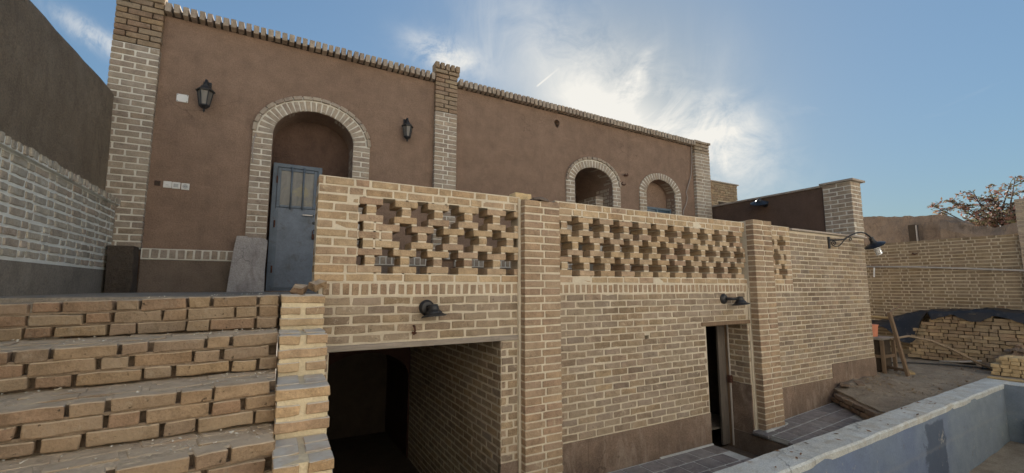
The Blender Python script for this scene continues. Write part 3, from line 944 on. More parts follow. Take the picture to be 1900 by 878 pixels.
# ================================================================== LATTICE PARAPETS
def parapet(label, x0, x1, zb, zt, c1, special=None, solid_left=None, solid_right=None):
    """rows 0 (bottom) .. 11: one plain row, nine lattice rows in three tiers of plus-shaped holes, two plain rows"""
    root = thing('lattice_parapet', ((x0 + x1) / 2, FY + 0.1, zb), label, 'parapet')
    B = Bricks(root, M['b_warm'], 0.0022)
    p = 0.271; ng, hw = 0.088, 0.076
    ch = (zt - zb) / 12; hj = 0.013
    mb = MB()
    xl = x0 if solid_left is None else solid_left
    rows = []
    for r in range(12):
        zc = zb + (r + 0.5) * ch
        seg = []
        if r == 0 or r >= 10:
            u = x0 - (0.07 if r % 2 else 0.0); k = r
            while u < x1 - 0.02:
                L = (0.2 if k % 2 == 0 else 0.1) if r >= 10 else 0.2
                a, b = max(u, x0), min(u + L, x1)
                if b - a > 0.025: seg.append((a, b))
                u += L + 0.016; k += 1
            mb.box(x0, x1, FY + 0.005, FY + 0.195, zc - ch / 2, zc + ch / 2)
        else:
            if xl > x0:
                u = x0; k = r
                while u < xl - 0.02:
                    L = 0.2 if k % 2 else 0.105
                    seg.append((u, min(u + L, xl - 0.004))); u += L + 0.016; k += 1
                seg = [s_ for s_ in seg if s_[1] - s_[0] > 0.025]
                mb.box(x0, xl - 0.006, FY + 0.005, FY + 0.195, zc - ch / 2, zc + ch / 2)
            xr = x1
            if solid_right is not None:
                xr = solid_right
                rs = []; u = xr; k = r
                while u < x1 - 0.02:
                    L = 0.2 if k % 2 else 0.105
                    rs.append((u, min(u + L, x1))); u += L + 0.016; k += 1
                rs = [s_ for s_ in rs if s_[1] - s_[0] > 0.025]
                mb.box(xr + 0.006, x1, FY + 0.005, FY + 0.195, zc - ch / 2, zc + ch / 2)
            tier = (r - 1) // 3; ph = (r - 1) % 3
            cx = c1 if tier != 1 else c1 + p / 2
            wide = ph == 1
            gw = (p - hw) if wide else ng
            k = math.floor((xl - cx) / p) - 1
            cur = []
            while cx + k * p < x1 + p:
                a = cx + k * p + gw / 2; b = cx + (k + 1) * p - gw / 2
                a, b = max(a, xl + 0.002), min(b, xr - 0.002)
                if b - a > 0.022: cur.append((a, b))
                k += 1
            if special and r in special: cur = special[r](cur)
            seg += cur + (rs if solid_right is not None else [])
        rows.append((zc, seg))
        for (a, b) in seg:
            j = 0.003
            B.put(((a + b) / 2 + random.uniform(-j, j), FY + 0.1 + random.uniform(-j, j), zc + random.uniform(-j, j) * 0.5),
                  (b - a, 0.2 + random.uniform(-.004, .002), ch - hj + random.uniform(-j, j) * 0.5), (random.uniform(-.008, .008), random.uniform(-.008, .008), random.uniform(-.012, .012)))
    # bed joints only where one brick carries the next
    for r in range(0, 11):
        z = zb + (r + 1) * ch
        for (a, b) in rows[r][1]:
            for (c, d) in rows[r + 1][1]:
                lo, hi = max(a, c), min(b, d)
                if hi - lo > 0.012: mb.box(lo + 0.003, hi - 0.003, FY + 0.006, FY + 0.193, z - hj / 2 - 0.001, z + hj / 2 + 0.001)
        # side-by-side bricks in a lattice row are jointed too
        for (a, b), (c, d) in zip(rows[r][1], rows[r][1][1:]):
            if 0 < c - b < 0.03 and 1 <= r < 10:
                mb.box(b - 0.004, c + 0.004, FY + 0.006, FY + 0.193, rows[r][0] - ch / 2, rows[r][0] + ch / 2)
    mb.build('mortar', M['m_cream'], root)
    B.flush()
    return root


def sp_narrow(cur): return [(0.575, 0.655), (0.668, 0.855)] + [c for c in cur if c[0] > 0.90]
def sp_wide(cur): return [(0.545, 0.70), (0.713, 0.80)] + [c for c in cur if c[0] > 0.92]
parapet('lattice brick parapet above the cellar opening, with a solid end pier beside the blue door', 0.252, 1.952, 0.035, 0.822, 0.767,
        {4: sp_narrow, 6: sp_narrow, 5: sp_wide}, solid_left=0.54)
parapet('long lattice brick parapet with three rows of plus-shaped holes between the two pilasters', 2.348, 5.297, 0.035, 0.83, 2.585)

# ================================================================== RIGHT END WALL (same front, beyond the second pilaster)
ew = thing('end_wall', (7.1, FY, -1.79), 'tall buff brick wall right of the second pilaster, with the scroll lamp and a thin slab coping', 'wall')
EX1 = 8.50
sheet('mortar_bed', M['m_worn'], ew, [(5.69, -1.80), (EX1, -1.80), (EX1, 0.79), (6.338, 0.79), (6.338, 0.033), (5.69, 0.033)], [], fm(FY + 0.005), 0.16, outer_depth=0.22)
EB = Bricks(ew, M['b_worn'], 0.0018)
lay(EB, (0, FY), 0, 5.71, 7.17, -1.306, -1.116, 0.0665, (0.2,), 0.017)
lay(EB, (0, FY), 0, 5.71, EX1, -1.11, -0.075, 0.0665, (0.2,), 0.017)
lay(EB, (0, FY), 0, 6.34, EX1, -0.072, 0.76, 0.0665, (0.2,), 0.017)
EB.flush()
mb = MB(); mb.box(5.70, 6.335, FY + 0.002, FY + 0.08, -0.072, 0.034); sc = mb.build('soldier_course', M['m_cream'], ew)
SB = Bricks(sc, M['b_pier'], 0.002); soldiers(SB, (0, FY - 0.002), 0, 5.71, 6.33, -0.062, 0.026, 0.05, 0.019); SB.flush()
parapet('short lattice brick parapet with a single column of holes beside the second pilaster', 5.703, 6.333, 0.035, 0.835, 5.85, solid_right=6.22)
for (a, b, zt) in ((5.70, 7.175, -1.31), (7.178, EX1 + 0.004, -1.114)):
    mb = MB(); mb.box(a, b, FY - 0.004, FY + 0.06, -1.80, zt); mb.build('plinth_panel', M['baseplaster'], ew)
mb = MB(); mb.box(6.34, EX1 + 0.03, FY - 0.035, FY + 0.25, 0.792, 0.82); mb.build('coping_slab', M['thinslab'], ew, bevel=0.004)
mb = MB(); mb.box(EX1 - 0.2, EX1, FY + 0.22, 6.4, -1.80, 0.80); mb.build('return_wall', M['m_worn'], ew)

# ================================================================== SIDE WALL of the terrace with its corner pier
sw = thing('side_wall', (8.3, 4.7, 0.8), 'brown mud-plastered side wall ending in a brick pier with a thin slab on top', 'wall')
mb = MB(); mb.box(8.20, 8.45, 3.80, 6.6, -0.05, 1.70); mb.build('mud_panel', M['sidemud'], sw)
mb = MB(); mb.box(8.17, 8.48, 3.78, 6.6, 1.702, 1.735); mb.build('coping_slab', M['thinslab'], sw, bevel=0.004)
mb = MB(); mb.box(8.186, 8.494, 3.386, 3.80, 0.822, 1.72); pr = mb.build('pier', M['m_white'], sw)
PB = Bricks(pr, M['b_grey'], 0.002)
lay(PB, (8.18, 0), R(-90), -3.80, -3.38, 0.83, 1.72, 0.068, (0.2,), 0.018, depth=0.08)
lay(PB, (0, 3.38), 0, 8.26, 8.50, 0.83, 1.72, 0.068, (0.14, 0.08), 0.018, depth=0.08, half=0.0)
PB.flush()
mb = MB(); mb.box(8.13, 8.56, 3.33, 3.83, 1.725, 1.758); mb.build('pier_slab', M['thinslab'], sw, bevel=0.004)

# ================================================================== HOUSE
ho = thing('mud_house', (3.2, HY, -0.09), 'brown mud-plastered house front with brick arches, pilasters and a toothed brick eave', 'house')
def topz(x): return 3.11 - 0.0145 * (x + 1.26)


def arch_loop(cx, a, b, zs, zb, n=28):
    return [(cx - a, zb)] + [(cx - a * math.cos(math.pi * i / n), zs + b * math.sin(math.pi * i / n)) for i in range(n + 1)] + [(cx + a, zb)]


A1 = dict(cx=0.365, ai=0.475, bi=0.375, ao=0.695, bo=0.560, zs=1.895)
A2 = dict(cx=4.99, ai=0.435, bi=0.30, ao=0.625, bo=0.485, zs=1.85)
A3 = dict(cx=6.69, ai=0.40, bi=0.315, ao=0.585, bo=0.445, zs=1.82)
h1 = arch_loop(A1['cx'], A1['ai'], A1['bi'], A1['zs'], -0.05)
h2 = arch_loop(A2['cx'], A2['ai'], A2['bi'], A2['zs'], -0.05)
h3 = arch_loop(A3['cx'], A3['ai'], A3['bi'], A3['zs'], 0.4)
brk = [(4.20 + 0.055 * math.cos(t) * (1 + 0.3 * math.sin(3 * t)), 2.84 + 0.075 * math.sin(t)) for t in [2 * math.pi * i / 9 for i in range(9)]]
sheet('plaster_wall', M['house'], ho, [(-1.60, -0.3), (8.16, -0.3), (8.16, topz(8.16))] + [(x, topz(x)) for x in (6, 4, 2, 0)] + [(-1.60, topz(-1.60))],
      [h1, h2, h3, brk], fm(HY), 0.38, outer_depth=0.0, hole_depths=[0.40, 1.10, 0.22, 0.10])
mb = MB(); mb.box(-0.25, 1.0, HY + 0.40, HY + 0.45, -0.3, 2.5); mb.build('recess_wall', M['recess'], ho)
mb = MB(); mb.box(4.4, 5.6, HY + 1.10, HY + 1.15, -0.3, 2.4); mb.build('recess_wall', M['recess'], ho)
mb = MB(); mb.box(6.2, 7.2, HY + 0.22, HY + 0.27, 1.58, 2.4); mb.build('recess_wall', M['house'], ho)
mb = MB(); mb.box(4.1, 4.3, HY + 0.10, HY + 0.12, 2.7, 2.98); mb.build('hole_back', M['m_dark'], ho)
mb = MB(); mb.box(-1.60, 8.16, HY + 1.20, 10.5, -0.32, 3.0); mb.build('house_body', M['pale'], ho)
rf = MB(); rf.add([(-1.60, HY, topz(-1.60)), (8.16, HY, topz(8.16)), (8.16, 10.5, topz(8.16) - .02), (-1.60, 10.5, topz(-1.60) - .02)], [(0, 1, 2, 3)])
rf.quad((-1.60, HY, -0.3), (-1.60, HY + 0.7, -0.3), (-1.60, HY + 0.7, topz(-1.60)), (-1.60, HY, topz(-1.60)))
rf.quad((8.16, HY, -0.3), (8.16, HY + 0.7, -0.3), (8.16, HY + 0.7, topz(8.16)), (8.16, HY, topz(8.16)))
rf.build('roof', M['pale'], ho)


def house_arch(A, zb, hoop, vd, reveal):
    """flat brick arch surround standing a little proud of the plaster, with jambs"""
    Yf = HY - 0.024
    mb = MB()
    n = 36
    ao, bo = (A['ao'], A['bo'])
    pin = arch_loop(A['cx'], A['ai'] + 0.004, A['bi'] + 0.004, A['zs'], zb, n); pou = arch_loop(A['cx'], ao - 0.004, bo - 0.004, A['zs'], zb, n)
    for i in range(len(pin) - 1):
        a, b, c, d = pin[i], pin[i + 1], pou[i + 1], pou[i]
        mb.quad((a[0], Yf + .006, a[1]), (b[0], Yf + .006, b[1]), (c[0], Yf + .006, c[1]), (d[0], Yf + .006, d[1]))
        mb.quad((a[0], Yf + .006, a[1]), (b[0], Yf + .006, b[1]), (b[0], HY + vd, b[1]), (a[0], HY + vd, a[1]))
        mb.quad((d[0], Yf + .006, d[1]), (c[0], Yf + .006, c[1]), (c[0], HY + .02, c[1]), (d[0], HY + .02, d[1]))
    ar = mb.build('arch', M['m_white'], ho)
    B = Bricks(ar, M['b_grey'], 0.002)
    rh = 0.058 if hoop else 0.0
    # ring of bricks on edge
    a_m = (A['ai'] + ao - rh) / 2; b_m = (A['bi'] + bo - rh) / 2
    per = math.pi * (3 * (a_m + b_m) - math.sqrt((3 * a_m + b_m) * (a_m + 3 * b_m))) / 2
    nv = round(per / 0.066)
    # equal arc steps on the ellipse
    def steps(a, b, n):
        L = [0.0]; P = []
        m_ = 400
        prev = None
        for i in range(m_ + 1):
            t = math.pi * i / m_; q = (-a * math.cos(t), b * math.sin(t))
            if prev: L.append(L[-1] + math.hypot(q[0] - prev[0], q[1] - prev[1]))
            P.append((q, t)); prev = q
        out = []
        for k in range(n):
            s_ = (k + 0.5) / n * L[-1]
            i = min(range(len(L)), key=lambda j: abs(L[j] - s_))
            out.append(P[i])
        return out, L[-1] / n
    for (a, b, rad, wdt, prd, dep) in ([(a_m, b_m, None, 0.050, 0.0, vd)] + ([((ao - rh / 2 + .010), (bo - rh / 2 + .010), 0.046, 0.098, 0.026, 0.10)] if hoop else [])):
        nn = nv if rad is None else round(per * 1.2 / 0.112)
        st, w_ = steps(a, b, nn)
        for ((qx, qz), t) in st:
            nx, nz = -b * math.cos(t), a * math.sin(t)
            be = math.atan2(nx, nz)
            if rad is None:
                ri = math.hypot((A['ai'] - a) * math.cos(t), (A['bi'] - b) * math.sin(t)); L = 2 * ri - 0.004
            else: L = rad
            B.put((A['cx'] + qx, Yf - prd + dep / 2 + random.uniform(-.003, .003), A['zs'] + qz), (w_ - 0.015 + random.uniform(-.003, .003), dep, L + random.uniform(-.004, .004)), (0, be + random.uniform(-.03, .03), 0))
    # jambs
    for sgn in (-1, 1):
        u0, u1 = sorted((A['cx'] + sgn * A['ai'], A['cx'] + sgn * ao))
        lay(B, (0, Yf), 0, u0, u1, zb + 0.01, A['zs'] - 0.005, 0.070, (u1 - u0, (u1 - u0) / 2 - 0.009), 0.018, depth=0.12 if sgn < 0 else 0.10, half=0)
    # right-hand reveal is seen from the courtyard
    lay(B, (A['cx'] + A['ai'] - 0.004, 0), R(-90), -(HY + reveal), -(HY + 0.09), zb + 0.01, A['zs'] - 0.005, 0.070, (0.2,), 0.018, depth=0.05)
    B.flush()
    return ar


house_arch(A1, 0.56, True, 0.14, 0.30)
house_arch(A2, 0.30, True, 0.24, 0.45)
house_arch(A3, 0.30, False, 0.20, 0.20)
# lower brick step inside the second arch
mb = MB(); mb.box(5.256, 5.43, HY + 0.262, HY + 0.80, -0.05, 1.70); ib = mb.build('inner_pier', M['m_white'], ho)
IB = Bricks(ib, M['b_grey'], 0.002); lay(IB, (5.25, 0), R(-90), -(HY + 0.80), -(HY + 0.256), 0.95, 1.71, 0.07, (0.2,), 0.018, depth=0.06)
lay(IB, (0, HY + 0.256), 0, 5.262, 5.42, 0.95, 1.71, 0.07, (0.16,), 0.018, depth=0.05, half=0); IB.flush()
# jamb of the door below the arch surround: plain plastered reveal, then pilasters
for (x0, x1, zb, zt, zu) in ((-1.68, -1.268, 0.40, 3.34, 2.66), (1.962, 2.308, 0.40, 3.20, 2.60), (7.70, 8.17, 0.40, 3.06, 2.84)):
    pr = 0.07
    mb = MB(); mb.box(x0 + 0.006, x1 - 0.006, HY - pr + 0.006, HY + 0.05, zb, zu); pl = mb.build('pilaster', M['m_white'], ho)
    PB = Bricks(pl, M['b_grey'], 0.002)
    lay(PB, (0, HY - pr), 0, x0, x1, zb + 0.01, zu, 0.0695, *((((0.197,), 0.018)) if x0 < 0 else ((0.2, x1 - x0 - 0.2 - 0.018), 0.018)), depth=0.10, half=0.5 if x0 < 0 else 0)
    # unpointed upper courses: dark open joints
    mb = MB(); mb.box(x0 + 0.03, x1 - 0.03, HY - pr + 0.025, HY + 0.05, zu + 0.002, zt); core = mb.build('pilaster_top', M['m_dark'], ho)
    UB = Bricks(core, M['b_worn'] if x0 > 5 else M['b_stair'], 0.002)
    lay(UB, (0, HY - pr), 0, x0, x1, zu + 0.002, zt, 0.068, *((((0.199,), 0.014)) if x0 < 0 else ((0.2, x1 - x0 - 0.2 - 0.014), 0.014)), depth=0.13, half=0.5 if x0 < 0 else 0, hj=0.013)
    if x0 > 0:
        # cap: two flat courses and a toothed row
        lay(UB, (0, HY - pr - 0.025), 0, x0 - 0.02, x1 + 0.02, zt, zt + 0.055, 0.055, (0.2,), 0.012, depth=0.15, hj=0.008)
        if x0 < 5: soldiers(UB, (0, HY - pr - 0.045), 0, x0 - 0.03, x1 + 0.03, zt + 0.055, zt + 0.155, 0.06, 0.022, depth=0.18)
    UB.flush(); PB.flush()
# toothed eave course
for (a, b) in ((-1.262, 1.95), (2.32, 7.69)):
    mb = MB()
    mb.add([(a, HY - 0.025, topz(a)), (b, HY - 0.025, topz(b)), (b, HY + 0.12, topz(b)), (a, HY + 0.12, topz(a)),
            (a, HY - 0.025, topz(a) + .075), (b, HY - 0.025, topz(b) + .075), (b, HY + 0.12, topz(b) + .075), (a, HY + 0.12, topz(a) + .075)],
           [(0, 1, 5, 4), (4, 5, 6, 7), (0, 3, 2, 1), (2, 3, 7, 6), (0, 4, 7, 3), (1, 2, 6, 5)])
    ev = mb.build('eave_course', M['m_dark'], ho)
    B = Bricks(ev, M['b_grey'], 0.002)
    n = round((b - a) / 0.0785)
    for i in range(n):
        x = a + (i + 0.5) * (b - a) / n
        B.put((x, HY + 0.02 - 0.045 + random.uniform(-.004, .004), topz(x) + 0.052 + random.uniform(-.004, .004)), (0.055 + random.uniform(-.003, .003), 0.19, 0.105), (0, random.uniform(-.03, .03), random.uniform(-.04, .04)))
    B.flush()
# brick band and darker plinth at the foot
for (a, b) in ((-1.262, -0.335), (1.075, 1.955), (2.315, 4.36), (5.62, 7.69)):
    mb = MB(); mb.box(a, b, HY - 0.058, HY + 0.03, 0.294, 0.412); bd = mb.build('brick_band', M['m_white'], ho)
    B = Bricks(bd, M['b_grey'], 0.002); soldiers(B, (0, HY - 0.064), 0, a + .004, b - .004, 0.306, 0.404, 0.058, 0.018, depth=0.07); B.flush()
    mb = MB(); mb.box(a, b, HY - 0.052, HY + 0.02, -0.3, 0.292); mb.build('plinth_panel', M['plinth'], ho)

# ---- blue-grey door in the first arch
yd = HY + 0.24
mb = MB()
mb.box(-0.085, -0.035, yd, yd + 0.05, -0.06, 1.60); mb.box(0.445, 0.495, yd, yd + 0.05, -0.06, 1.60); mb.box(-0.035, 0.445, yd, yd + 0.05, 1.55, 1.60); mb.box(-0.035, 0.445, yd, yd + 0.05, -0.06, -0.03)
dd = mb.build('door', M['doorf'], ho, bevel=0.003)
mb = MB(); mb.box(-0.03, 0.44, yd + 0.012, yd + 0.04, -0.028, 1.02); mb.build('panel', M['door'], dd, bevel=0.003)
mb = MB(); mb.box(-0.03, 0.01, yd + 0.008, yd + 0.042, 1.023, 1.545); mb.box(0.40, 0.44, yd + 0.008, yd + 0.042, 1.023, 1.545); mb.box(0.013, 0.397, yd + 0.008, yd + 0.042, 1.51, 1.545); mb.box(0.013, 0.397, yd + 0.006, yd + 0.042, 1.023, 1.055)
mb.build('leaf_frame', M['doorf'], dd, bevel=0.002)
mb = MB(); mb.box(0.008, 0.402, yd + 0.024, yd + 0.030, 1.05, 1.515); mb.build('pane', M['doorglass'], dd)
for x in (0.135, 0.275):
    mb = MB(); mb.tube([(x, yd - 0.012, 1.0), (x, yd - 0.012, 1.57)], 0.011, 8); mb.build('bar', M['doorf'], dd, smooth=True)
mb = MB(); mb.box(0.28, 0.42, yd - 0.03, yd - 0.014, 0.925, 0.945); mb.box(0.40, 0.42, yd - 0.03, yd + 0.012, 0.925, 0.945); mb.build('handle', M['steel'], dd, bevel=0.003)
mb = MB(); mb.box(0.405, 0.45, yd - 0.035, yd - 0.005, 0.62, 0.69); mb.tube([(0.412, yd - .02, .69), (0.412, yd - .02, .73), (0.428, yd - .02, .745), (0.443, yd - .02, .73), (0.443, yd - .02, .69)], 0.006, 6); mb.build('padlock', M['rust'], dd, bevel=0.004)
mb = MB(); mb.lathe([(0.0, 0), (0.022, 0), (0.022, 0.008), (0.0, 0.01)], (0.425, yd + 0.012, 0.84), (0, -1, 0), 12); mb.build('keyhole', M['black'], dd)
mb = MB(); mb.box(-0.03, 0.44, yd + 0.004, yd + 0.012, -0.02, 0.0); mb.box(-0.035, 0.0, yd + 0.006, yd + 0.012, -0.02, 1.0); mb.build('edge_strip', M['doorf'], dd)
for z in (0.22, 0.80, 1.38):
    mb = MB(); mb.tube([(-0.034, yd - 0.006, z - 0.045), (-0.034, yd - 0.006, z + 0.045)], 0.010, 8); mb.build('hinge', M['rust'], dd)
# window at the foot of the third arch
mb = MB(); yw = HY + 0.09
mb.box(6.29, 7.09, yw, yw + 0.05, 1.545, 1.585); mb.box(6.29, 6.33, yw, yw + 0.05, 0.45, 1.545); mb.box(7.05, 7.09, yw, yw + 0.05, 0.45, 1.56); mb.box(6.67, 6.71, yw, yw + 0.05, 0.45, 1.56); mb.box(6.33, 7.05, yw + .005, yw + 0.045, 1.44, 1.47)
wi = mb.build('window', M['blueframe'], ho, bevel=0.003)
mb = MB(); mb.box(6.33, 7.05, yw + 0.02, yw + 0.026, 0.45, 1.56); mb.build('pane', M['winglass'], wi)
mb = MB(); mb.box(6.30, 7.08, HY + 0.145, HY + 0.30, 1.587, 1.60); mb.build('sill', M['house'], wi)
# small window far behind the lattice, in the second arch
mb = MB(); mb.box(4.58, 5.14, HY + 1.03, HY + 1.09, -0.05, 1.30); w2 = mb.build('door', M['blueframe'], ho, bevel=0.004)
mb = MB(); mb.box(4.66, 5.06, HY + 1.022, HY + 1.032, 0.55, 1.22); mb.build('pane', M['winglass'], w2)
# conduit stub and broken fixings
mb = MB(); mb.tube([(-0.29, HY - 0.03, 1.86), (-0.31, HY - 0.035, 1.76), (-0.315, HY - 0.03, 1.62), (-0.30, HY - 0.032, 1.50)], 0.008, 6); mb.build('conduit', M['cable'], ho)

# ================================================================== LEFT BOUNDARY WALL
LX = -1.50
lw = thing('boundary_wall', (LX - 0.2, 3.0, -0.09), 'left boundary wall: rough mud above a grey brick dado with white joints', 'wall')
mb = MB()
n = 60
vs = []; fs = []
for i in range(n + 1):
    y = -6 + 12.0 * i / n
    zt = 1.88 + 0.036 * y + 0.02 * noise.noise(Vector((y * 1.7, 0, 0))) + 0.012 * noise.noise(Vector((y * 7, 3, 0)))
    for (x, z) in ((-1.595, 0.70), (-1.60, 1.4), (-1.615, zt - 0.05), (-1.64, zt), (-1.95, zt + 0.01), (-2.1, zt - 0.1), (-2.1, -1.79)):
        vs.append((x + 0.012 * noise.noise(Vector((y * 2, z * 2, 0))), y, z))
for i in range(n):
    for k in range(6):
        a = i * 7 + k
        fs.append((a, a + 1, a + 8, a + 7))
mb.add(vs, fs); mb.build('mud_face', M['mudwall'], lw, smooth=True)
mb = MB(); mb.box(LX - 0.25, LX - 0.005, 0.5, 6.02, 0.17, 0.87); dd_ = mb.build('dado', M['m_cool'], lw)
B = Bricks(dd_, M['b_dado'], 0.003)
lay(B, (LX, 0), R(90), 2.6, 5.985, 0.185, 0.85, 0.0665, (0.19, 0.085), 0.024, depth=0.06, proud=0.002, jit=0.005, hj=0.02, half=0.4, skew=1)
B.flush()
mb = MB(); mb.box(LX - 0.2, LX + 0.028, 0.5, 5.99, 0.852, 0.905); lg = mb.build('ledge', M['m_cool'], lw)
B = Bricks(lg, M['b_dado'], 0.003)
soldiers(B, (LX + 0.036, 0), R(90), 2.6, 5.98, 0.856, 0.918, 0.050, 0.022, depth=0.22, jit=0.005)
B.flush()
mb = MB(); mb.box(LX - 0.25, LX + 0.002, 0.5, 6.02, -1.79, 0.168); mb.build('plinth', M['dadoplinth'], lw)

# ================================================================== STAIRS
st = thing('brick_staircase', (-0.7, 2.5, -1.79), 'wide worn brick steps with dusty treads at the lower left', 'staircase')
# nosing lines: (left end at x=-0.95, right end at x=0.04): y and z of the tread edge
NL = [((3.11, -0.073), (3.00, -0.042)), ((2.636, -0.262), (2.755, -0.245)), ((2.262, -0.440), (2.437, -0.445)), ((1.90, -0.605), (2.18, -0.645)),
      ((1.56, -0.78), (1.93, -0.845)), ((1.25, -0.96), (1.66, -1.045)), ((0.95, -1.14), (1.40, -1.245)), ((0.65, -1.32), (1.14, -1.445))]
def nose(k, x):
    t = (x + 0.95) / 0.99
    (yl, zl), (yr, zr) = NL[k]
    return yl + (yr - yl) * t, zl + (zr - zl) * t


for k in range(len(NL) - 1):
    xa, xb = -1.495, 0.035
    ns = 24
    mb = MB(); vs = []; fs = []
    for i in range(ns + 1):
        x = xa + (xb - xa) * i / ns
        y, z = nose(k, x)
        y2, z2 = nose(k + 1, x)
        yb = nose(k - 1, x)[0] + 0.12 if k else y + 0.2
        wv = 0.006 * noise.noise(Vector((x * 14, k * 3.1, 0)))
        vs += [(x, y + 0.050 + wv, z2 - 0.06), (x, y + 0.050 - wv, z - 0.016), (x, y + 0.06, z - 0.010 + wv), (x, yb, z - 0.007 - wv * 0.7)]
    for i in range(ns):
        for q in range(3):
            a = i * 4 + q; fs.append((a, a + 1, a + 5, a + 4))
    mb.add(vs, fs)
    sp = mb.build('step', M['m_mud'], st)
    B = Bricks(sp, M['b_stair'], 0.003)
    ang = math.atan2(NL[k][1][0] - NL[k][0][0], 0.99)
    zs_ = math.atan2(NL[k][1][1] - NL[k][0][1], 0.99)
    zs2 = math.atan2(NL[k + 1][1][1] - NL[k + 1][0][1], 0.99)
    for r in range(3):
        x = xa - random.uniform(0, 0.15); j = (r + k) % 2
        while x < xb - 0.03:
            L = (0.212 if j % 2 == 0 else 0.102) + random.uniform(-0.012, 0.008); j += 1
            a, b = max(x, xa), min(x + L, xb)
            x += L + random.uniform(0.010, 0.020)
            if b - a < 0.035: continue
            xm = (a + b) / 2
            y, z = nose(k, xm); z2 = nose(k + 1, xm)[1]
            h = (z - z2) / 3
            f = (2 - r)
            zc = z - (f + 0.5) * h - 0.002 + random.uniform(-.003, .003)
            sl_ = zs_ + (zs2 - zs_) * (f + 0.5) / 3
            dp = 0.105
            off = random.uniform(-0.006, 0.008)
            B.put((xm, y + dp / 2 + off, zc), (b - a, dp, min(h - 0.007, 0.060) + random.uniform(-.005, .002)), (random.uniform(-.03, .03), -sl_ + random.uniform(-.02, .02), ang + random.uniform(-.025, .025)))
    # mud squeezed out of the bed joints; the upright joints stay open and dark
    for r in (1, 2):
        jb = MB()
        pts = []
        for i in range(ns + 1):
            x = xa + (xb - xa) * i / ns
            y, z = nose(k, x); z2 = nose(k + 1, x)[1]
            zc = z2 + (z - z2) * r / 3
            o1 = 0.012 + 0.008 * noise.noise(Vector((x * 17, k, r)))
            pts.append([(x, y + o1, zc - 0.007), (x, y + o1, zc + 0.006), (x, y + 0.06, zc + 0.006), (x, y + 0.06, zc - 0.007)])
        for p0, p1 in zip(pts, pts[1:]):
            for q in range(3): jb.quad(p0[q], p1[q], p1[q + 1], p0[q + 1])
            jb.quad(p0[3], p1[3], p1[0], p0[0])
        jb.build('mud_joint', M['m_mudj'], sp)
    # tread bricks behind the nosing, sunk in dust
    if k:
        x = xa
        while x < xb - 0.05:
            L = 0.205 + random.uniform(-0.01, 0.01)
            b = min(x + L, xb); xm = (x + b) / 2
            y, z = nose(k, xm); yb = nose(k - 1, xm)[0]
            yy = y + 0.12
            while yy < yb - 0.02:
                dp = min(0.10, yb + 0.04 - yy)
                B.put((xm + random.uniform(-.01, .01), yy + dp / 2, z - 0.0285 + random.uniform(-.004, .001)), (b - x - 0.012, dp, 0.05), (random.uniform(-.015, .015), -zs_ + random.uniform(-.01, .01), ang + random.uniform(-.03, .03)))
                yy += 0.115
            x += L
    B.flush()

# ---- stepped side wall of the stairs
ck = thing('stair_side_wall', (0.15, 2.6, -1.79), 'stepped brick side wall of the stairs with thick yellow mortar joints', 'wall')
CK = [(-0.048, 2.98, 3.45), (-0.255, 2.655, 2.985), (-0.472, 2.33, 2.66), (-0.69, 1.985, 2.335), (-0.90, 1.66, 1.99), (-1.11, 1.34, 1.665)]
for k, (zt, yf, yb) in enumerate(CK):
    zb = CK[k + 1][0] if k + 1 < len(CK) else -1.79
    xl, xr = 0.045 - 0.003 * k, 0.292 - 0.011 * k
    mb = MB(); mb.box(xl + 0.006, xr - 0.006, yf + 0.010, yb + 0.15, -1.79, zt - 0.008)
    sp = mb.build('step', M['m_yellow'], ck, rough=0.0)
    B = Bricks(sp, M['b_cheek'], 0.003)
    h = (zt - zb) / 3
    for r in range(3):
        zc = zb + (r + 0.5) * h + 0.006
        segs = [(xl, xr)] if (r + k) % 2 == 0 else [(xl, (xl + xr) / 2 - 0.016), ((xl + xr) / 2 + 0.016, xr)]
        if r == 2 and k in (1, 3): segs = [(xl, (xl + xr) / 2 - 0.016), ((xl + xr) / 2 + 0.016, xr)]
        for (a, b) in segs:
            B.put(((a + b) / 2, yf + 0.052 + random.uniform(-.006, .004), zc), (b - a, 0.105, h - 0.026), (random.uniform(-.03, .03), random.uniform(-.03, .03), random.uniform(-.03, .03)))
    # bricks on top of the step
    y = yf + 0.115
    while y < yb - 0.02:
        for (a, b) in ((xl, (xl + xr) / 2 - 0.012), ((xl + xr) / 2 + 0.012, xr)):
            B.put(((a + b) / 2, y + 0.05, zt - 0.026), (b - a, 0.10, 0.05), (random.uniform(-.02, .02), random.uniform(-.02, .02), random.uniform(-.03, .03)))
        y += 0.112
    # side courses facing the cellar opening
    for r in range(3):
        zc = zb + (r + 0.5) * h + 0.006
        y = yf + 0.13 + (0.06 if r % 2 else 0)
        while y < yb - 0.02 and r < 2:
            B.put((xr - 0.04, y + 0.095, zc), (0.085, min(0.19, yb - y), h - 0.02), (0, random.uniform(-.02, .02), random.uniform(-.02, .02)))
            y += 0.205
    B.flush()

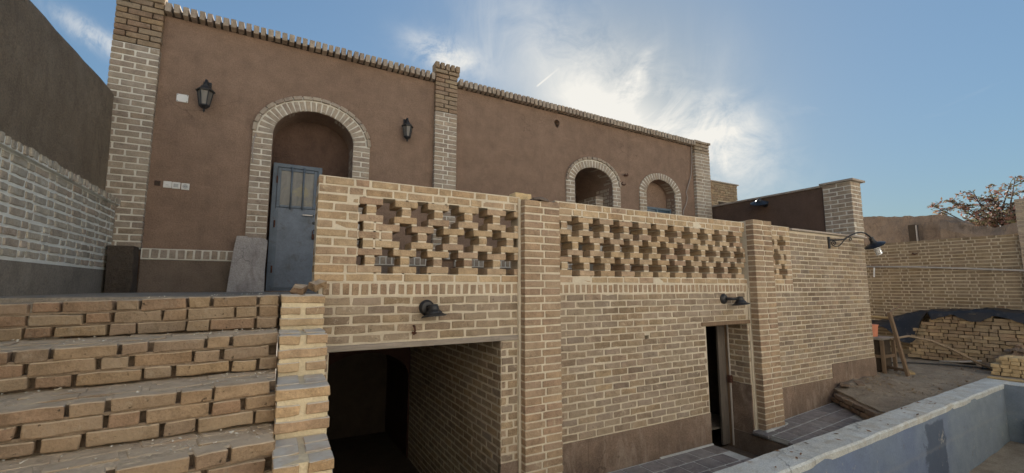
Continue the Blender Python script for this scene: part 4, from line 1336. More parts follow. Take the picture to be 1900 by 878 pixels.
# crumbs of mortar and straw on the treads: nobody could count them
mb = MB()
for i in range(420):
    k = random.choice((0, 1, 1, 2, 2, 3, 3, 3))
    x = random.uniform(-1.45, 0.03) if random.random() < 0.6 else random.uniform(-0.35, 0.03)
    y, z = nose(k, x); yb = nose(k - 1, x)[0] if k else y + 0.5
    y = y + 0.03 + (yb - y - 0.04) * random.random() ** 0.7
    s_ = random.uniform(0.002, 0.007) * (2.0 if random.random() < 0.06 else 1)
    c = Vector((x, y, z + s_ * 0.3))
    vs = [c + Vector((random.uniform(-1, 1), random.uniform(-1, 1), random.uniform(-0.5, 0.8))) * s_ for _ in range(5)]
    mb.add(vs, [(0, 1, 2), (0, 2, 3), (0, 3, 1), (4, 2, 1), (4, 3, 2), (4, 1, 3)])
o = mb.build('mortar_crumbs', M['m_white']); tag(o, 'pale mortar crumbs and dust scattered on the stair treads', 'debris', kind='stuff')


# ================================================================== SMALL THINGS ON THE HOUSE FRONT
def lantern(x, z, sc, label):
    y0 = HY
    t = thing('wall_lantern', (x, y0, z), label, 'lantern', 'black six-sided wall lanterns on the mud front')
    P = lambda dx, dy, dz: (x + dx * sc, y0 - dy * sc, z + dz * sc)
    c = (0, 0.13)
    mb = MB()
    mb.box(x - 0.045 * sc, x + 0.045 * sc, y0 - 0.02 * sc, y0 + 0.002, z + 0.02 * sc, z + 0.20 * sc)
    mb.tube([P(0, 0.01, 0.08), P(0, 0.03, 0.15), P(0, 0.08, 0.19), P(0, 0.125, 0.18), P(0, 0.13, 0.13)], 0.016 * sc, 8)
    mb.lathe([(0, 0.0), (0.02 * sc, 0.0), (0.03 * sc, 0.025 * sc), (0.012 * sc, 0.05 * sc), (0, 0.055 * sc)], P(0, 0.13, 0.10))
    mb.build('bracket', M['black'], t, bevel=0.002)
    mb = MB(); mb.lathe([(0.105 * sc, 0.0), (0.108 * sc, 0.012 * sc), (0.075 * sc, 0.045 * sc), (0.06 * sc, 0.05 * sc), (0.045 * sc, 0.085 * sc), (0.0, 0.10 * sc)], P(0, 0.13, 0.02), n=6)
    mb.build('roof', M['lantern'], t)
    mb = MB(); mb.lathe([(0.052 * sc, -0.16 * sc), (0.082 * sc, 0.018 * sc)], P(0, 0.13, 0.0), n=6); mb.build('glass', M['lampglass'], t)
    for k in range(6):
        a = math.pi * 2 * k / 6
        mb = MB(); mb.tube([P(0.085 * math.cos(a), 0.13 + 0.085 * math.sin(a), 0.02), P(0.055 * math.cos(a), 0.13 + 0.055 * math.sin(a), -0.162)], 0.0065 * sc, 5)
        mb.build('rib', M['black'], t)
    mb = MB(); mb.lathe([(0.062 * sc, 0), (0.062 * sc, -0.014 * sc), (0.03 * sc, -0.045 * sc), (0.012 * sc, -0.055 * sc), (0.014 * sc, -0.075 * sc), (0.006 * sc, -0.09 * sc), (0.0, -0.105 * sc)], P(0, 0.13, -0.155), n=6)
    mb.build('finial', M['black'], t)
    return t


lantern(-0.815, 2.222, 0.90, 'black six-sided wall lantern beside the white junction plate, left of the door arch')
lantern(1.545, 2.24, 0.80, 'smaller black wall lantern between the door arch and the middle pilaster')

mb = MB(); mb.box(-1.095, -0.985, HY - 0.012, HY + 0.001, 2.112, 2.205); jp = mb.build('junction_plate', M['white'], None, bevel=0.004)
tag(jp, 'white square junction plate left of the larger wall lantern', 'cover plate')
for (dx, dz) in ((-.045, -.037), (.045, -.037), (-.045, .037), (.045, .037)):
    m2 = MB(); m2.lathe([(0.005, 0), (0.004, 0.002), (0, 0.002)], (-1.04 + dx, HY - 0.012, 2.1585 + dz), (0, -1, 0), 8); m2.build('screw', M['black'], jp)
def plate(x, z, w_, h_, mat, name, label, cat, deco):
    mb = MB(); mb.box(x - w_ / 2, x + w_ / 2, HY - 0.012, HY + 0.001, z - h_ / 2, z + h_ / 2)
    o = mb.build(name, mat, None, bevel=0.003); tag(o, label, cat)
    m2 = MB()
    if deco == 'rocker':
        m2.box(x - 0.024, x + 0.024, HY - 0.017, HY - 0.011, z - 0.024, z + 0.024); m2.build('rocker', M['white'], o, bevel=0.002)
        m3 = MB(); m3.box(x - 0.012, x + 0.012, HY - 0.0185, HY - 0.0165, z - 0.010, z - 0.004); m3.build('mark', M['greyp'], o)
    if deco == 'blank':
        m2.box(x - 0.022, x + 0.022, HY - 0.015, HY - 0.011, z - 0.02, z + 0.02); m2.build('cover', M['greyp'], o, bevel=0.002)
    if deco == 'socket':
        m2.lathe([(0.026, 0), (0.026, 0.004), (0.021, 0.004), (0.021, -0.002), (0, -0.002)], (x, HY - 0.0125, z), (0, -1, 0), 20); m2.build('socket_ring', M['greyp'], o)
        m3 = MB()
        for d in (-.009, .009): m3.lathe([(0.0035, 0), (0.0035, .003), (0, .003)], (x + d, HY - 0.0125, z), (0, -1, 0), 8)
        m3.build('pin_hole', M['black'], o)
    if deco == 'open':
        m2.box(x - 0.02, x + 0.02, HY - 0.014, HY - 0.0115, z - 0.016, z + 0.012); m2.build('opening', M['m_dark'], o)  # dark slab painted as the shaded hollow of the box
    return o


plate(-1.19, 1.142, 0.052, 0.056, M['brownp'], 'switch_box', 'empty brown switch box beside the row of white plates', 'switch box', 'open')
plate(-1.102, 1.136, 0.074, 0.074, M['white'], 'light_switch', 'white light switch, nearest of the three plates to the left pilaster', 'switch', 'rocker')
plate(-1.024, 1.133, 0.074, 0.074, M['white'], 'blank_plate', 'white blank plate in the middle of the row of three', 'cover plate', 'blank')
plate(-0.940, 1.130, 0.074, 0.074, M['white'], 'wall_socket', 'white round-pin wall socket, the plate of the row nearest the door arch', 'socket', 'socket')

# hanging cable on the right of the house front
pts = [(7.66, HY - 0.03, 3.0), (7.64, HY - 0.03, 2.6), (7.60, HY - 0.03, 2.35), (7.50, HY - 0.03, 2.12), (7.42, HY - 0.03, 1.95), (7.45, HY - 0.03, 1.84), (7.40, HY - 0.03, 1.70), (7.30, HY - 0.035, 1.55), (7.28, HY - 0.04, 1.2)]
mb = MB(); mb.tube(pts, 0.009, 6); tag(mb.build('cable', M['cable'], None, smooth=True), 'thin pale cable hanging crookedly beside the right pilaster of the house', 'cable')
# broken iron fixings beside the second arch
for (x, z, lab) in ((5.66, 1.93, 'rusty iron fixing sticking out of the mud close to the second arch'), (5.74, 2.10, 'small broken iron spike higher up between the second and third arches')):
    mb = MB()
    for k in range(4):
        a = random.uniform(0, 6.3)
        mb.tube([(x, HY + 0.01, z), (x + 0.03 * math.cos(a), HY - 0.05, z + 0.03 * math.sin(a)), (x + 0.05 * math.cos(a + .8), HY - 0.07, z + 0.05 * math.sin(a + .8))], [0.012, 0.009, 0.005], 5)
    tag(mb.build('iron_spike', M['rust']), lab, 'iron spike')

# dark block and grey slab on the landing
mb = MB()
n = 8; vs = []; fs = []
for i in range(n + 1):
    z = -0.085 + 0.50 * i / n
    t = i / n
    for (x, y) in ((-1.465 - .02 * t, 5.72), (-1.262 - .012 * t, 5.72), (-1.262 - .012 * t, 5.925), (-1.465 - .02 * t, 5.925)):
        v = Vector((x, y, z)); vs.append(v + noise.noise_vector(v * 11) * 0.008)
    if i:
        for k in range(4): fs.append(((i - 1) * 4 + k, (i - 1) * 4 + (k + 1) % 4, i * 4 + (k + 1) % 4, i * 4 + k))
fs.append((n * 4, n * 4 + 1, n * 4 + 2, n * 4 + 3)); fs.append((3, 2, 1, 0))
mb.add(vs, fs); tag(mb.build('post_stump', M['darkblock'], None, bevel=0.006), 'short dark brown post stump in the corner by the left brick dado', 'post')
mb = MB(); sl_ = R(-9)
out = [(-0.452, -0.078), (-0.088, -0.080), (-0.098, 0.2), (-0.090, 0.55), (-0.16, 0.575), (-0.29, 0.572), (-0.30, 0.588), (-0.405, 0.585), (-0.425, 0.4), (-0.44, 0.15)]
vs = [(x, 5.70 + (z + .08) * math.tan(R(14)), z) for (x, z) in out] + [(x, 5.735 + (z + .08) * math.tan(R(14)), z) for (x, z) in out]
k = len(out)
mb.add(vs, [tuple(range(k)), tuple(range(k, 2 * k))[::-1]] + [(i, (i + 1) % k, k + (i + 1) % k, k + i) for i in range(k)])
tag(mb.build('grey_slab', M['slabstone'], None, bevel=0.004), 'grey scratched slab leaning on the left jamb of the door arch', 'slab')
# broken bricks lying by the end pier
BK = 'broken brick bits lying between the door and the end pier'
for (x, y, z, sx, rz, lab) in ((0.27, 3.30, 0.01, 0.09, 0.4, 'broken brick resting on its flat side against the lattice end pier'), (0.16, 3.42, -0.02, 0.06, 1.1, 'small broken brick bit on the landing nearest the blue door')):
    me = brick_mesh(sx, 0.09, 0.055, 3, 0.012)
    if len(me.materials) == 0: me.materials.append(M['b_stair'])
    o = link(bpy.data.objects.new('broken_brick', me), None, (x, y, z)); o.rotation_euler = (0.2, -0.25, rz); tag(o, lab, 'brick', BK)
# loose brick and mortar lump on top of the first pilaster
me = brick_mesh(0.19, 0.10, 0.062, 1, 0.004)
if len(me.materials) == 0: me.materials.append(M['b_yellow'])
o = link(bpy.data.objects.new('loose_brick', me), None, (2.05, 3.56, 0.862)); o.rotation_euler = (0, -0.03, 0.12); o.material_slots[0].link = 'OBJECT'; o.material_slots[0].material = M['b_yellow']
tag(o, 'loose yellow brick lying on top of the first pilaster', 'brick')
mb = MB(); mb.lathe([(0.0, -0.01), (0.10, -0.01), (0.09, 0.012), (0.04, 0.025), (0.0, 0.02)], (2.15, 3.38, 0.808), n=12)
tag(mb.build('mortar_lump', M['plinth'], None, rough=0.02), 'grey lump of dried mortar on top of the first pilaster', 'mortar')


# ================================================================== LAMPS ON THE BRICK FRONT
def downlight(x, z, arm, label, yaw):
    """round wall plate, arm and flared cone shade pointing down"""
    t = thing('wall_lamp', (x, FY, z), label, 'wall lamp', 'black cone-shaded lamps on the brick front')
    mb = MB(); mb.lathe([(0.0, 0.0), (0.062, 0.0), (0.062, 0.012), (0.045, 0.03), (0.02, 0.036), (0.0, 0.036)], (x, FY, z), (0, -1, 0), 22); mb.build('wall_plate', M['black'], t, smooth=False)
    d = Vector((math.sin(yaw), -math.cos(yaw), 0))
    a0 = Vector((x, FY - 0.03, z)); a1 = a0 + d * arm
    mb = MB(); mb.tube([a0, a0 + d * arm * 0.5, a1, a1 + Vector((0, 0, -0.005)) + d * 0.02], [0.019, 0.018, 0.018, 0.021], 10); mb.build('arm', M['black'], t, smooth=True)
    ax = (Vector((0, 0, -1)) + d * 0.12).normalized()
    o0 = a1 + Vector((0, 0, 0.03))
    mb = MB(); mb.lathe([(0.0, 0.0), (0.034, 0.004), (0.04, 0.02), (0.044, 0.045), (0.062, 0.062), (0.066, 0.075), (0.098, 0.092), (0.1, 0.099), (0.09, 0.098), (0.05, 0.07), (0.0, 0.06)], o0, ax, 24)
    mb.build('shade', M['black'], t)
    mb = MB(); mb.lathe([(0.0, 0.062), (0.03, 0.066), (0.035, 0.085), (0.02, 0.097), (0.0, 0.1)], o0, ax, 14); mb.build('bulb', M['white'], t, smooth=True)
    return t


downlight(1.085, -0.165, 0.055, 'black cone-shaded wall lamp above the cellar opening', R(35))
downlight(4.80, -0.145, 0.16, 'black wall lamp on a short arm above the sunken doorway', R(55))

# scroll-arm lamp with spiral bulb on the end wall
sx = 7.36
sl2 = thing('scroll_lamp', (sx, FY, 0.66), 'black scroll-arm lamp with a white spiral bulb near the end of the brick front', 'wall lamp')
mb = MB(); mb.box(sx - 0.02, sx + 0.02, FY - 0.02, FY + 0.001, 0.575, 0.755); mb.build('wall_plate', M['black'], sl2, bevel=0.003)
def arm(pts): return [(sx + 0.62 * px, FY - 0.02 - 0.78 * px, 0.66 + pz) for (px, pz) in pts]
# the arm stands out from the wall obliquely
arm_pts = [(0.0, 0.045), (0.15, 0.05), (0.25, 0.062), (0.36, 0.115), (0.48, 0.165), (0.58, 0.180), (0.66, 0.165), (0.73, 0.12), (0.76, 0.08)]
AR = lambda px, pz: (sx + 1.0 * px, FY - 0.02 - 0.30 * px, 0.66 + pz)
mb = MB(); mb.tube([AR(*p) for p in arm_pts], 0.0115, 8); mb.build('arm', M['black'], sl2, smooth=True)
sc = [(0.34, 0.10)] + [(0.26, 0.05), (0.2, -0.01), (0.15, -0.045), (0.09, -0.05), (0.04, -0.03), (0.03, 0.005), (0.06, 0.03), (0.10, 0.02), (0.105, -0.008), (0.08, -0.02), (0.062, -0.004), (0.075, 0.008)]
mb = MB(); mb.tube([AR(*p) for p in sc], 0.008, 6)
mb.tube([AR(*p) for p in [(0.33, 0.09), (0.37, 0.095), (0.395, 0.075), (0.385, 0.05), (0.355, 0.05), (0.35, 0.07), (0.368, 0.078)]], 0.007, 6)
mb.build('scroll', M['black'], sl2, smooth=True)
hd = Vector(AR(0.765, 0.07)); ax = Vector((0.40, -0.16, -0.86)).normalized()
mb = MB(); mb.lathe([(0.0, -0.03), (0.03, -0.03), (0.035, 0.03), (0.05, 0.06), (0.085, 0.072), (0.14, 0.098), (0.135, 0.108), (0.08, 0.085), (0.0, 0.075)], hd, ax, 22); mb.build('shade', M['black'], sl2)
q = Vector((0, 0, 1)).rotation_difference(ax)
mb = MB(); mb.lathe([(0.034, 0.06), (0.036, 0.10), (0.03, 0.12), (0.0, 0.12)], hd, ax, 14); mb.build('bulb_base', M['white'], sl2)
pts = [hd + q @ Vector((0.036 * math.cos(t), 0.036 * math.sin(t), 0.12 + 0.0265 * t / (2 * math.pi))) for t in [2 * math.pi * 5.2 * i / 84 for i in range(85)]]
mb = MB(); mb.tube(pts, 0.0095, 7); mb.build('spiral_bulb', M['white'], sl2, smooth=True)

# dish lamp on the mud side wall, seen from below
sx, sy, sz = 8.2, 4.80, 1.57
dl = thing('dish_lamp', (sx, sy, sz), 'black dish lamp near the top of the brown side wall', 'wall lamp')
mb = MB(); mb.lathe([(0, 0), (0.05, 0), (0.05, 0.02), (0, 0.025)], (sx, sy, sz), (-1, 0, 0), 16); mb.build('wall_plate', M['black'], dl)
mb = MB(); mb.tube([(sx - .02, sy, sz), (sx - .12, sy, sz + .03), (sx - .2, sy, sz + .06)], 0.014, 8); mb.build('arm', M['black'], dl, smooth=True)
mb = MB(); mb.lathe([(0.0, 0.03), (0.03, 0.03), (0.045, 0.0), (0.07, -0.02), (0.155, -0.05), (0.15, -0.058), (0.06, -0.03), (0.0, -0.02)], (sx - .2, sy, sz + .06), (-0.42, -0.25, 1), 24); mb.build('shade', M['black'], dl)
mb = MB(); mb.lathe([(0.0, -0.02), (0.025, -0.022), (0.03, -0.045), (0.015, -0.065), (0, -0.07)], (sx - .2, sy, sz + .06), (-0.42, -0.25, 1), 14); mb.build('bulb', M['greyp'], dl)

# rusty hook under the left lamp
mb = MB(); mb.tube([(0.985, FY, -0.305), (0.985, FY - 0.03, -0.31), (0.988, FY - 0.035, -0.34), (0.982, FY - 0.02, -0.37)], 0.008, 6); mb.tube([(0.97, FY - 0.01, -0.355), (1.0, FY - 0.03, -0.36)], 0.009, 6)
tag(mb.build('iron_hook', M['rust']), 'small rusty iron hook in the brickwork above the cellar lintel', 'hook')

# ================================================================== POOL
po = thing('pool_basin', (5.5, 1.0, -2.3), 'blue-painted empty pool basin with a pale cement coping', 'pool')
XA, XB = 1.35, 9.40
mb = MB(); vs = []; fs = []
ns = 150
for i in range(ns + 1):
    x = XA - 0.3 + (XB + 0.42 - XA + 0.3) * i / ns
    wob = 0.010 * noise.noise(Vector((x * 3.1, 0, 0))) + 0.005 * noise.noise(Vector((x * 11, 2, 0)))
    wi_ = 0.012 * noise.noise(Vector((x * 2.3, 5, 0))) + 0.004 * noise.noise(Vector((x * 13, 7, 0)))
    zz = -1.40 + 0.006 * noise.noise(Vector((x * 2, 9, 0)))
    yo, yi = coped(x) + wob, copin(x) + wi_
    for (y, z) in ((yo, -1.80), (yo, zz - 0.012), (yo - 0.012, zz), ((yo + yi) / 2, zz + 0.004 * noise.noise(Vector((x * 5, 3, 3)))), (yi + 0.014, zz - 0.001), (yi, zz - 0.016), (yi + 0.008, -1.47)):
        vs.append((x, y, z))
for i in range(ns):
    for k in range(6):
        a = i * 7 + k; fs.append((a, a + 1, a + 8, a + 7))
mb.add(vs, fs)
mb.box(XB + 0.01, XB + 0.41, 0.0, copin(XB) + 0.005, -1.80, -1.402)
mb.box(XA - 0.3, XA, -0.3, copin(XA) + 0.005, -1.80, -1.402); mb.box(XA - 0.3, XB + 0.41, -0.42, -0.12, -1.80, -1.402)
mb.build('coping', M['coping'], po, smooth=False)
mb = MB()
mb.quad((XA - .1, copin(XA - .1) + 0.012, -2.30), (XB + .02, copin(XB) + 0.012, -2.30), (XB + .02, copin(XB) + 0.012, -1.43), (XA - .1, copin(XA - .1) + 0.012, -1.43))
mb.quad((XB, copin(XB) + 0.02, -2.30), (XB, -0.13, -2.30), (XB, -0.13, -1.41), (XB, copin(XB) + 0.02, -1.41))
mb.quad((XA, copin(XA) + 0.02, -2.30), (XA, -0.13, -2.30), (XA, -0.13, -1.41), (XA, copin(XA) + 0.02, -1.41))
mb.quad((XA, -0.12, -2.30), (XB, -0.12, -2.30), (XB, -0.12, -1.41), (XA, -0.12, -1.41))
mb.build('painted_wall', M['pool'], po)
vs = []; fs = []; nx, ny = 60, 24
mb = MB()
for j in range(ny + 1):
    for i in range(nx + 1):
        x = XA + (XB - XA) * i / nx; y = -0.13 + (copin(x) + 0.14) * j / ny
        z = -2.24 + 0.02 * noise.noise(Vector((x * 2, y * 2, 0))) + 0.01 * noise.noise(Vector((x * 7, y * 7, 1)))
        z += 0.09 * math.exp(-((x - 9.2) / 0.8) ** 2 - ((y - 1.5) / 0.7) ** 2)
        vs.append((x, y, z))
for j in range(ny):
    for i in range(nx):
        a = j * (nx + 1) + i; fs.append((a, a + 1, a + nx + 2, a + nx + 1))
mb.add(vs, fs); mb.build('basin_floor', M['earth'], po, smooth=True)
mb = MB(); mb.box(XB - 0.10, XB - 0.003, 0.4, 2.05, -2.25, -1.84); mb.build('bare_brick_step', M['b_rubble'], po, bevel=0.01)
# plank along the far rim
mb = MB(); mb.box(9.72, 9.80, 0.6, 2.48, -1.398, -1.372); tag(mb.build('wooden_plank', M['woody'], None, bevel=0.003), 'pale yellow plank lying along the far rim of the pool', 'plank')
# dry leaves on the coping
mb = MB()
for (x, n_) in ((3.9, 4), (4.7, 2), (5.6, 2), (6.3, 5), (6.45, 3), (7.0, 6), (7.1, 4), (5.2, 2), (4.2, 2), (3.5, 2), (8.0, 2), (6.9, 3)):
    for k in range(n_):
        xx = x + random.gauss(0, 0.06); yy = copin(xx) + random.uniform(0.03, 0.24); a = random.uniform(0, 6.28); L = random.uniform(0.015, 0.035)
        c = Vector((xx, yy, -1.390)); d = Vector((math.cos(a), math.sin(a), random.uniform(-.1, .25))) * L; e = Vector((-math.sin(a), math.cos(a), random.uniform(-.3, .5))) * L * 0.35
        mb.add([c - d, c + e, c + d, c - e], [(0, 1, 2), (0, 2, 3)])
tag(mb.build('leaf_litter', M['leaf_dry']), 'dry brown leaf litter scattered along the pool coping', 'leaves', kind='stuff')

# bank bricks at the edge of the yard
kb = thing('brick_kerb', (6.85, 3.0, -1.7), 'ragged kerb of dark bricks where the dirt yard meets the paving', 'kerb')
B = Bricks(kb, M['b_rubble'], 0.005)
for r in range(2):
    for i in range(4):
        t = (i + 0.35 + 0.4 * (r % 2)) / 4
        B.put((7.10 - 0.60 * t - 0.01 * r, 3.36 - 0.73 * t, -1.61 + 0.07 * r + 0.02 * (1 - t)), (0.2, 0.1, 0.055), (random.uniform(-.05, .05), random.uniform(-.05, .05), R(50) + random.uniform(-.08, .08)))
B.put((7.28, 3.30, -1.40), (0.2, 0.1, 0.05), (0.1, 0.1, 0.3)); B.put((7.5, 3.22, -1.40), (0.19, 0.1, 0.05), (0.05, -0.12, 0.6))
B.flush()

# ================================================================== FAR COURTYARD WALL
FX = 12.2
fw = thing('far_wall', (FX + 0.15, 3.6, -1.45), 'brown brick courtyard wall across the yard behind the brick pile', 'wall')
mb = MB(); mb.box(FX + 0.006, FX + 0.3, -4.4, 9.0, -1.8, 0.985); mb.build('mortar_bed', M['m_far'], fw)
mb = MB(); mb.box(FX + 0.05, FX + 0.5, 5.7, 10.0, 0.98, 2.3); mb.build('sun_blocker', M['m_far'], fw)  # hidden from view, added to keep a patch of sun off pool and yard
B = Bricks(fw, M['b_far'], 0.002)
lay(B, (FX, 0), R(-90), -5.2, -2.42, -1.36, 1.0, 0.0675, (0.21, 0.105), 0.019, depth=0.06, jit=0.004, hj=0.017, half=0.35)
B.flush()
mb = MB(); mb.box(FX - 0.07, FX + 0.3, 1.9, 2.44, -1.5, 1.62); pl = mb.build('pier', M['m_far'], fw)
B = Bricks(pl, M['b_grey'], 0.002); lay(B, (FX - 0.076, 0), R(-90), -2.446, -1.9, -0.5, 1.64, 0.068, (0.2,), 0.018, depth=0.06); B.flush()
# galvanised pipe on the wall and a short hanging rod
mb = MB(); mb.tube([(FX - 0.05, 5.0, 0.475), (FX - 0.06, 4.0, 0.425), (FX - 0.06, 3.2, 0.362), (FX - 0.12, 2.4, 0.292), (FX - 0.12, 1.6, 0.27)], 0.017, 8)
tag(mb.build('wall_pipe', M['pipe'], None, smooth=True), 'long grey pipe running along the far brick wall', 'pipe')
mb = MB(); mb.tube([(FX - 0.09, 4.70, 0.44), (FX - 0.09, 4.72, 0.22)], 0.016, 8); tag(mb.build('hanging_rod', M['white']), 'short pale rod hanging from the pipe on the far wall', 'rod')
mb = MB(); mb.tube([(FX - 0.002, 4.02, 0.72), (FX - 0.05, 3.98, 0.70), (FX - 0.06, 3.90, 0.725)], [0.02, 0.016, 0.006], 6); tag(mb.build('iron_stub', M['rust']), 'dark iron stub sticking out of the far wall above the pipe', 'iron stub')

# ---- brick pile under a tarpaulin
bp = thing('brick_pile', (11.7, 3.2, -1.45), 'long stack of buff bricks against the far wall, half under black sheeting', 'brick pile')
B = Bricks(bp, M['b_pile'], 0.0022)
rows = 14
for r in range(rows):
    z = -1.42 + 0.066 * (r + 0.5)
    y = 4.02 - 0.016 * r - (0.05 if r % 2 else 0) - max(0, r - 8) * 0.055
    while y > 2.1:
        L = random.choice((0.205, 0.205, 0.105))
        if r >= 12 and random.random() < 0.25 + 0.2 * (r - 12) and y < 3.3: y -= L; continue
        B.put((11.42 + 0.1 + random.uniform(-.018, .018), y - L / 2, z + random.uniform(-.004, .004)), (0.2, L - 0.006, 0.060), (random.uniform(-.02, .02), random.uniform(-.02, .02), random.uniform(-.05, .05)))
        y -= L + 0.007
B.flush()
mb = MB(); mb.box(11.60, 12.15, 2.1, 3.60, -1.46, -0.60); mb.build('pile_core', M['b_pile'], bp)
# tarpaulin: sheet draped over the back and the left end
mb = MB(); vs = []; fs = []
na, nb2 = 50, 22
for i in range(na + 1):
    y = 4.80 - 2.80 * i / na
    for j in range(nb2 + 1):
        t = j / nb2
        top = -0.455 + 0.02 * math.sin(y * 5)
        # over the back of the pile, then down its left end in a slack fold
        k = max(0.0, min(1.0, (y - 3.60) / 1.0))
        x = 12.17 - (0.80 + 0.05 * k) * t
        z = top - 0.30 * k ** 1.2
        if k > 0: z -= (0.50 * math.exp(-((k - 0.35) / 0.3) ** 2) + 0.12) * max(0, t - 0.5) / 0.5 * min(1, k * 4)
        else: z -= (0.14 + 0.06 * math.sin(y * 9)) * max(0, t - 0.93) / 0.07
        v = Vector((x, y, z))
        nz = noise.noise(v * 4.0) * 0.035 + abs(noise.noise(v * 9.0)) * 0.04 + noise.noise(v * 21.0) * 0.010
        vs.append((x + nz * 0.5, y + 0.3 * nz, max(z + nz, -1.42)))
for i in range(na):
    for j in range(nb2):
        a = i * (nb2 + 1) + j; fs.append((a, a + 1, a + nb2 + 2, a + nb2 + 1))
mb.add(vs, fs); tag(mb.build('tarpaulin', M['tarp'], None, smooth=True), 'crumpled black plastic tarpaulin draped over the brick pile', 'tarpaulin')
# rubble heap at the right end of the pile
rh = thing('rubble_heap', (11.15, 2.5, -1.45), 'heap of broken dark bricks tumbled at the right end of the pile', 'rubble')
B = Bricks(rh, M['b_rubble'], 0.008)
for i in range(75):
    a = random.uniform(0, 6.28); rr = abs(random.gauss(0, 0.26))
    x = 11.22 + rr * math.cos(a) * 0.55; y = 2.40 + rr * math.sin(a) * 0.9
    z = -1.42 + max(0.02, 0.50 - rr * 1.05) * random.uniform(0.55, 1.0)
    B.put((x, y, z), (random.uniform(0.07, 0.17), random.uniform(.06, .1), 0.055), (random.uniform(-1, 1), random.uniform(-1, 1), random.uniform(0, 6.28)))
B.flush()
# neat stack of yellow bricks near the pool
nsx = thing('yellow_brick_stack', (10.75, 2.35, -1.45), 'small neat stack of yellow bricks at the pool corner', 'brick stack')
B = Bricks(nsx, M['b_yellow'], 0.003)
for r in range(5):
    for i in range(5):
        for j in range(2):
            if r == 4 and i == 0: continue
            if r == 3 and i == 0 and j == 0: continue
            B.put((10.60 + 0.21 * j + random.uniform(-.01, .01), 2.57 - 0.107 * i - (0.02 if r % 2 else 0), -1.415 + 0.062 * (r + 0.0)), (0.2, 0.1, 0.058), (random.uniform(-.02, .02), random.uniform(-.02, .02), random.uniform(-.06, .06)))
B.flush()

mb = MB()
for i in range(900):
    x = random.uniform(7.3, 11.3); y = random.uniform(2.55, 3.9)
    if random.random() < 0.35: x, y = 7.9 + random.gauss(0, 0.5), 3.2 + random.gauss(0, 0.2)
    if y < coped(x) + 0.05 or (y > 3.36 and x < 8.55) or x < 7.25: continue
    d = math.hypot((x - 7.95) / 0.85, (y - 3.33) / 0.42)
    z = -1.45 + 0.075 * math.exp(-d * d)
    s_ = random.uniform(0.004, 0.016) * (2.2 if random.random() < 0.06 else 1)
    c = Vector((x, y, z))
    vs = [c + Vector((random.uniform(-1, 1), random.uniform(-1, 1), random.uniform(-0.6, 0.8))) * s_ for _ in range(6)]
    mb.add(vs, [(0, 1, 2), (0, 2, 3), (0, 3, 1), (4, 2, 1), (4, 3, 2), (4, 1, 3), (5, 0, 3), (5, 3, 2)])
tag(mb.build('gravel', M['b_pile']), 'loose brick chips and pebbles strewn over the dirt yard', 'gravel', kind='stuff')

# ---- old wooden trestle frame, crate, orange bucket, branch, stick, hose
wf = thing('wooden_trestle', (9.1, 3.3, -1.45), 'old wooden trestle frame leaning behind the corner of the brick front', 'frame')
def bar(a, b, r, name, mat=M['wood'], par=wf):
    a, b = Vector(a), Vector(b); d = b - a; L = d.length
    m_ = MB(); m_.box(-r, r, -r * 0.7, r * 0.7, 0, L)
    q = Vector((0, 0, 1)).rotation_difference(d.normalized())
    m_.v = [tuple(a + q @ Vector(v)) for v in m_.v]
    return m_.build(name, mat, par, bevel=0.004)
bar((9.16, 3.24, -1.46), (8.98, 3.34, -0.42), 0.032, 'post')
bar((9.62, 4.05, -1.46), (9.42, 4.12, -0.42), 0.032, 'post')
bar((9.02, 3.36, -0.52), (9.45, 4.10, -0.52), 0.025, 'rail', M['woody'])
bar((9.14, 3.28, -1.36), (9.60, 4.05, -1.36), 0.025, 'rail')
bar((9.0, 3.40, -0.47), (10.3, 3.66, -0.36), 0.014, 'brace')
cr = thing('wooden_crate', (9.25, 3.72, -1.46), 'low dark wooden crate standing inside the leaning trestle', 'crate')
mb = MB(); mb.box(9.06, 9.52, 3.50, 4.0, -0.90, -0.865); mb.build('top_board', M['woodg'], cr, bevel=0.004)
mb = MB(); mb.box(9.10, 9.48, 3.56, 3.96, -1.42, -0.902); mb.build('body', M['m_dark'], cr)
for (x, y) in ((9.08, 3.52), (9.5, 3.52), (9.08, 3.98), (9.08, 3.70)):
    mb = MB(); mb.box(x - 0.02, x + 0.02, y - 0.025, y + 0.025, -1.46, -0.903); mb.build('upright', M['wood'], cr, bevel=0.003)
mb = MB(); mb.box(9.066, 9.096, 3.545, 3.955, -1.20, -1.15); mb.build('slat', M['wood'], cr)
mb = MB(); mb.box(9.11, 9.49, 3.505, 3.535, -1.20, -1.15); mb.build('slat', M['wood'], cr)
bk = thing('orange_bucket', (9.32, 3.80, -0.865), 'orange plastic bucket standing on the wooden crate', 'bucket')
mb = MB(); mb.lathe([(0.0, 0.0), (0.085, 0.0), (0.105, 0.20), (0.098, 0.20), (0.08, 0.01), (0.0, 0.01)], (9.30, 3.745, -0.865), n=24); mb.build('bucket_body', M['orange'], bk, smooth=False)
mb = MB(); mb.lathe([(0.104, 0.19), (0.114, 0.19), (0.114, 0.205), (0.104, 0.205)], (9.30, 3.745, -0.865), n=24); mb.build('rim', M['orange'], bk)
mb = MB(); pts = [(9.0, 3.36, -0.86), (9.6, 3.34, -0.84), (10.1, 3.22, -0.93), (10.5, 3.05, -1.10), (10.8, 2.86, -1.30), (11.0, 2.72, -1.42)]
mb.tube(pts, [0.016, 0.019, 0.021, 0.023, 0.022, 0.018], 7); tag(mb.build('bent_branch', M['branch'], None, smooth=True), 'long bent bare branch arching from the wooden frame to the ground', 'branch')
mb = MB(); mb.tube([(11.15, 3.45, -1.40), (11.1, 3.1, -1.36), (11.05, 2.86, -1.30)], [0.012, 0.02, 0.014], 7); tag(mb.build('fallen_stick', M['pipe'], None, smooth=True), 'short grey stick lying at the foot of the brick pile', 'stick')
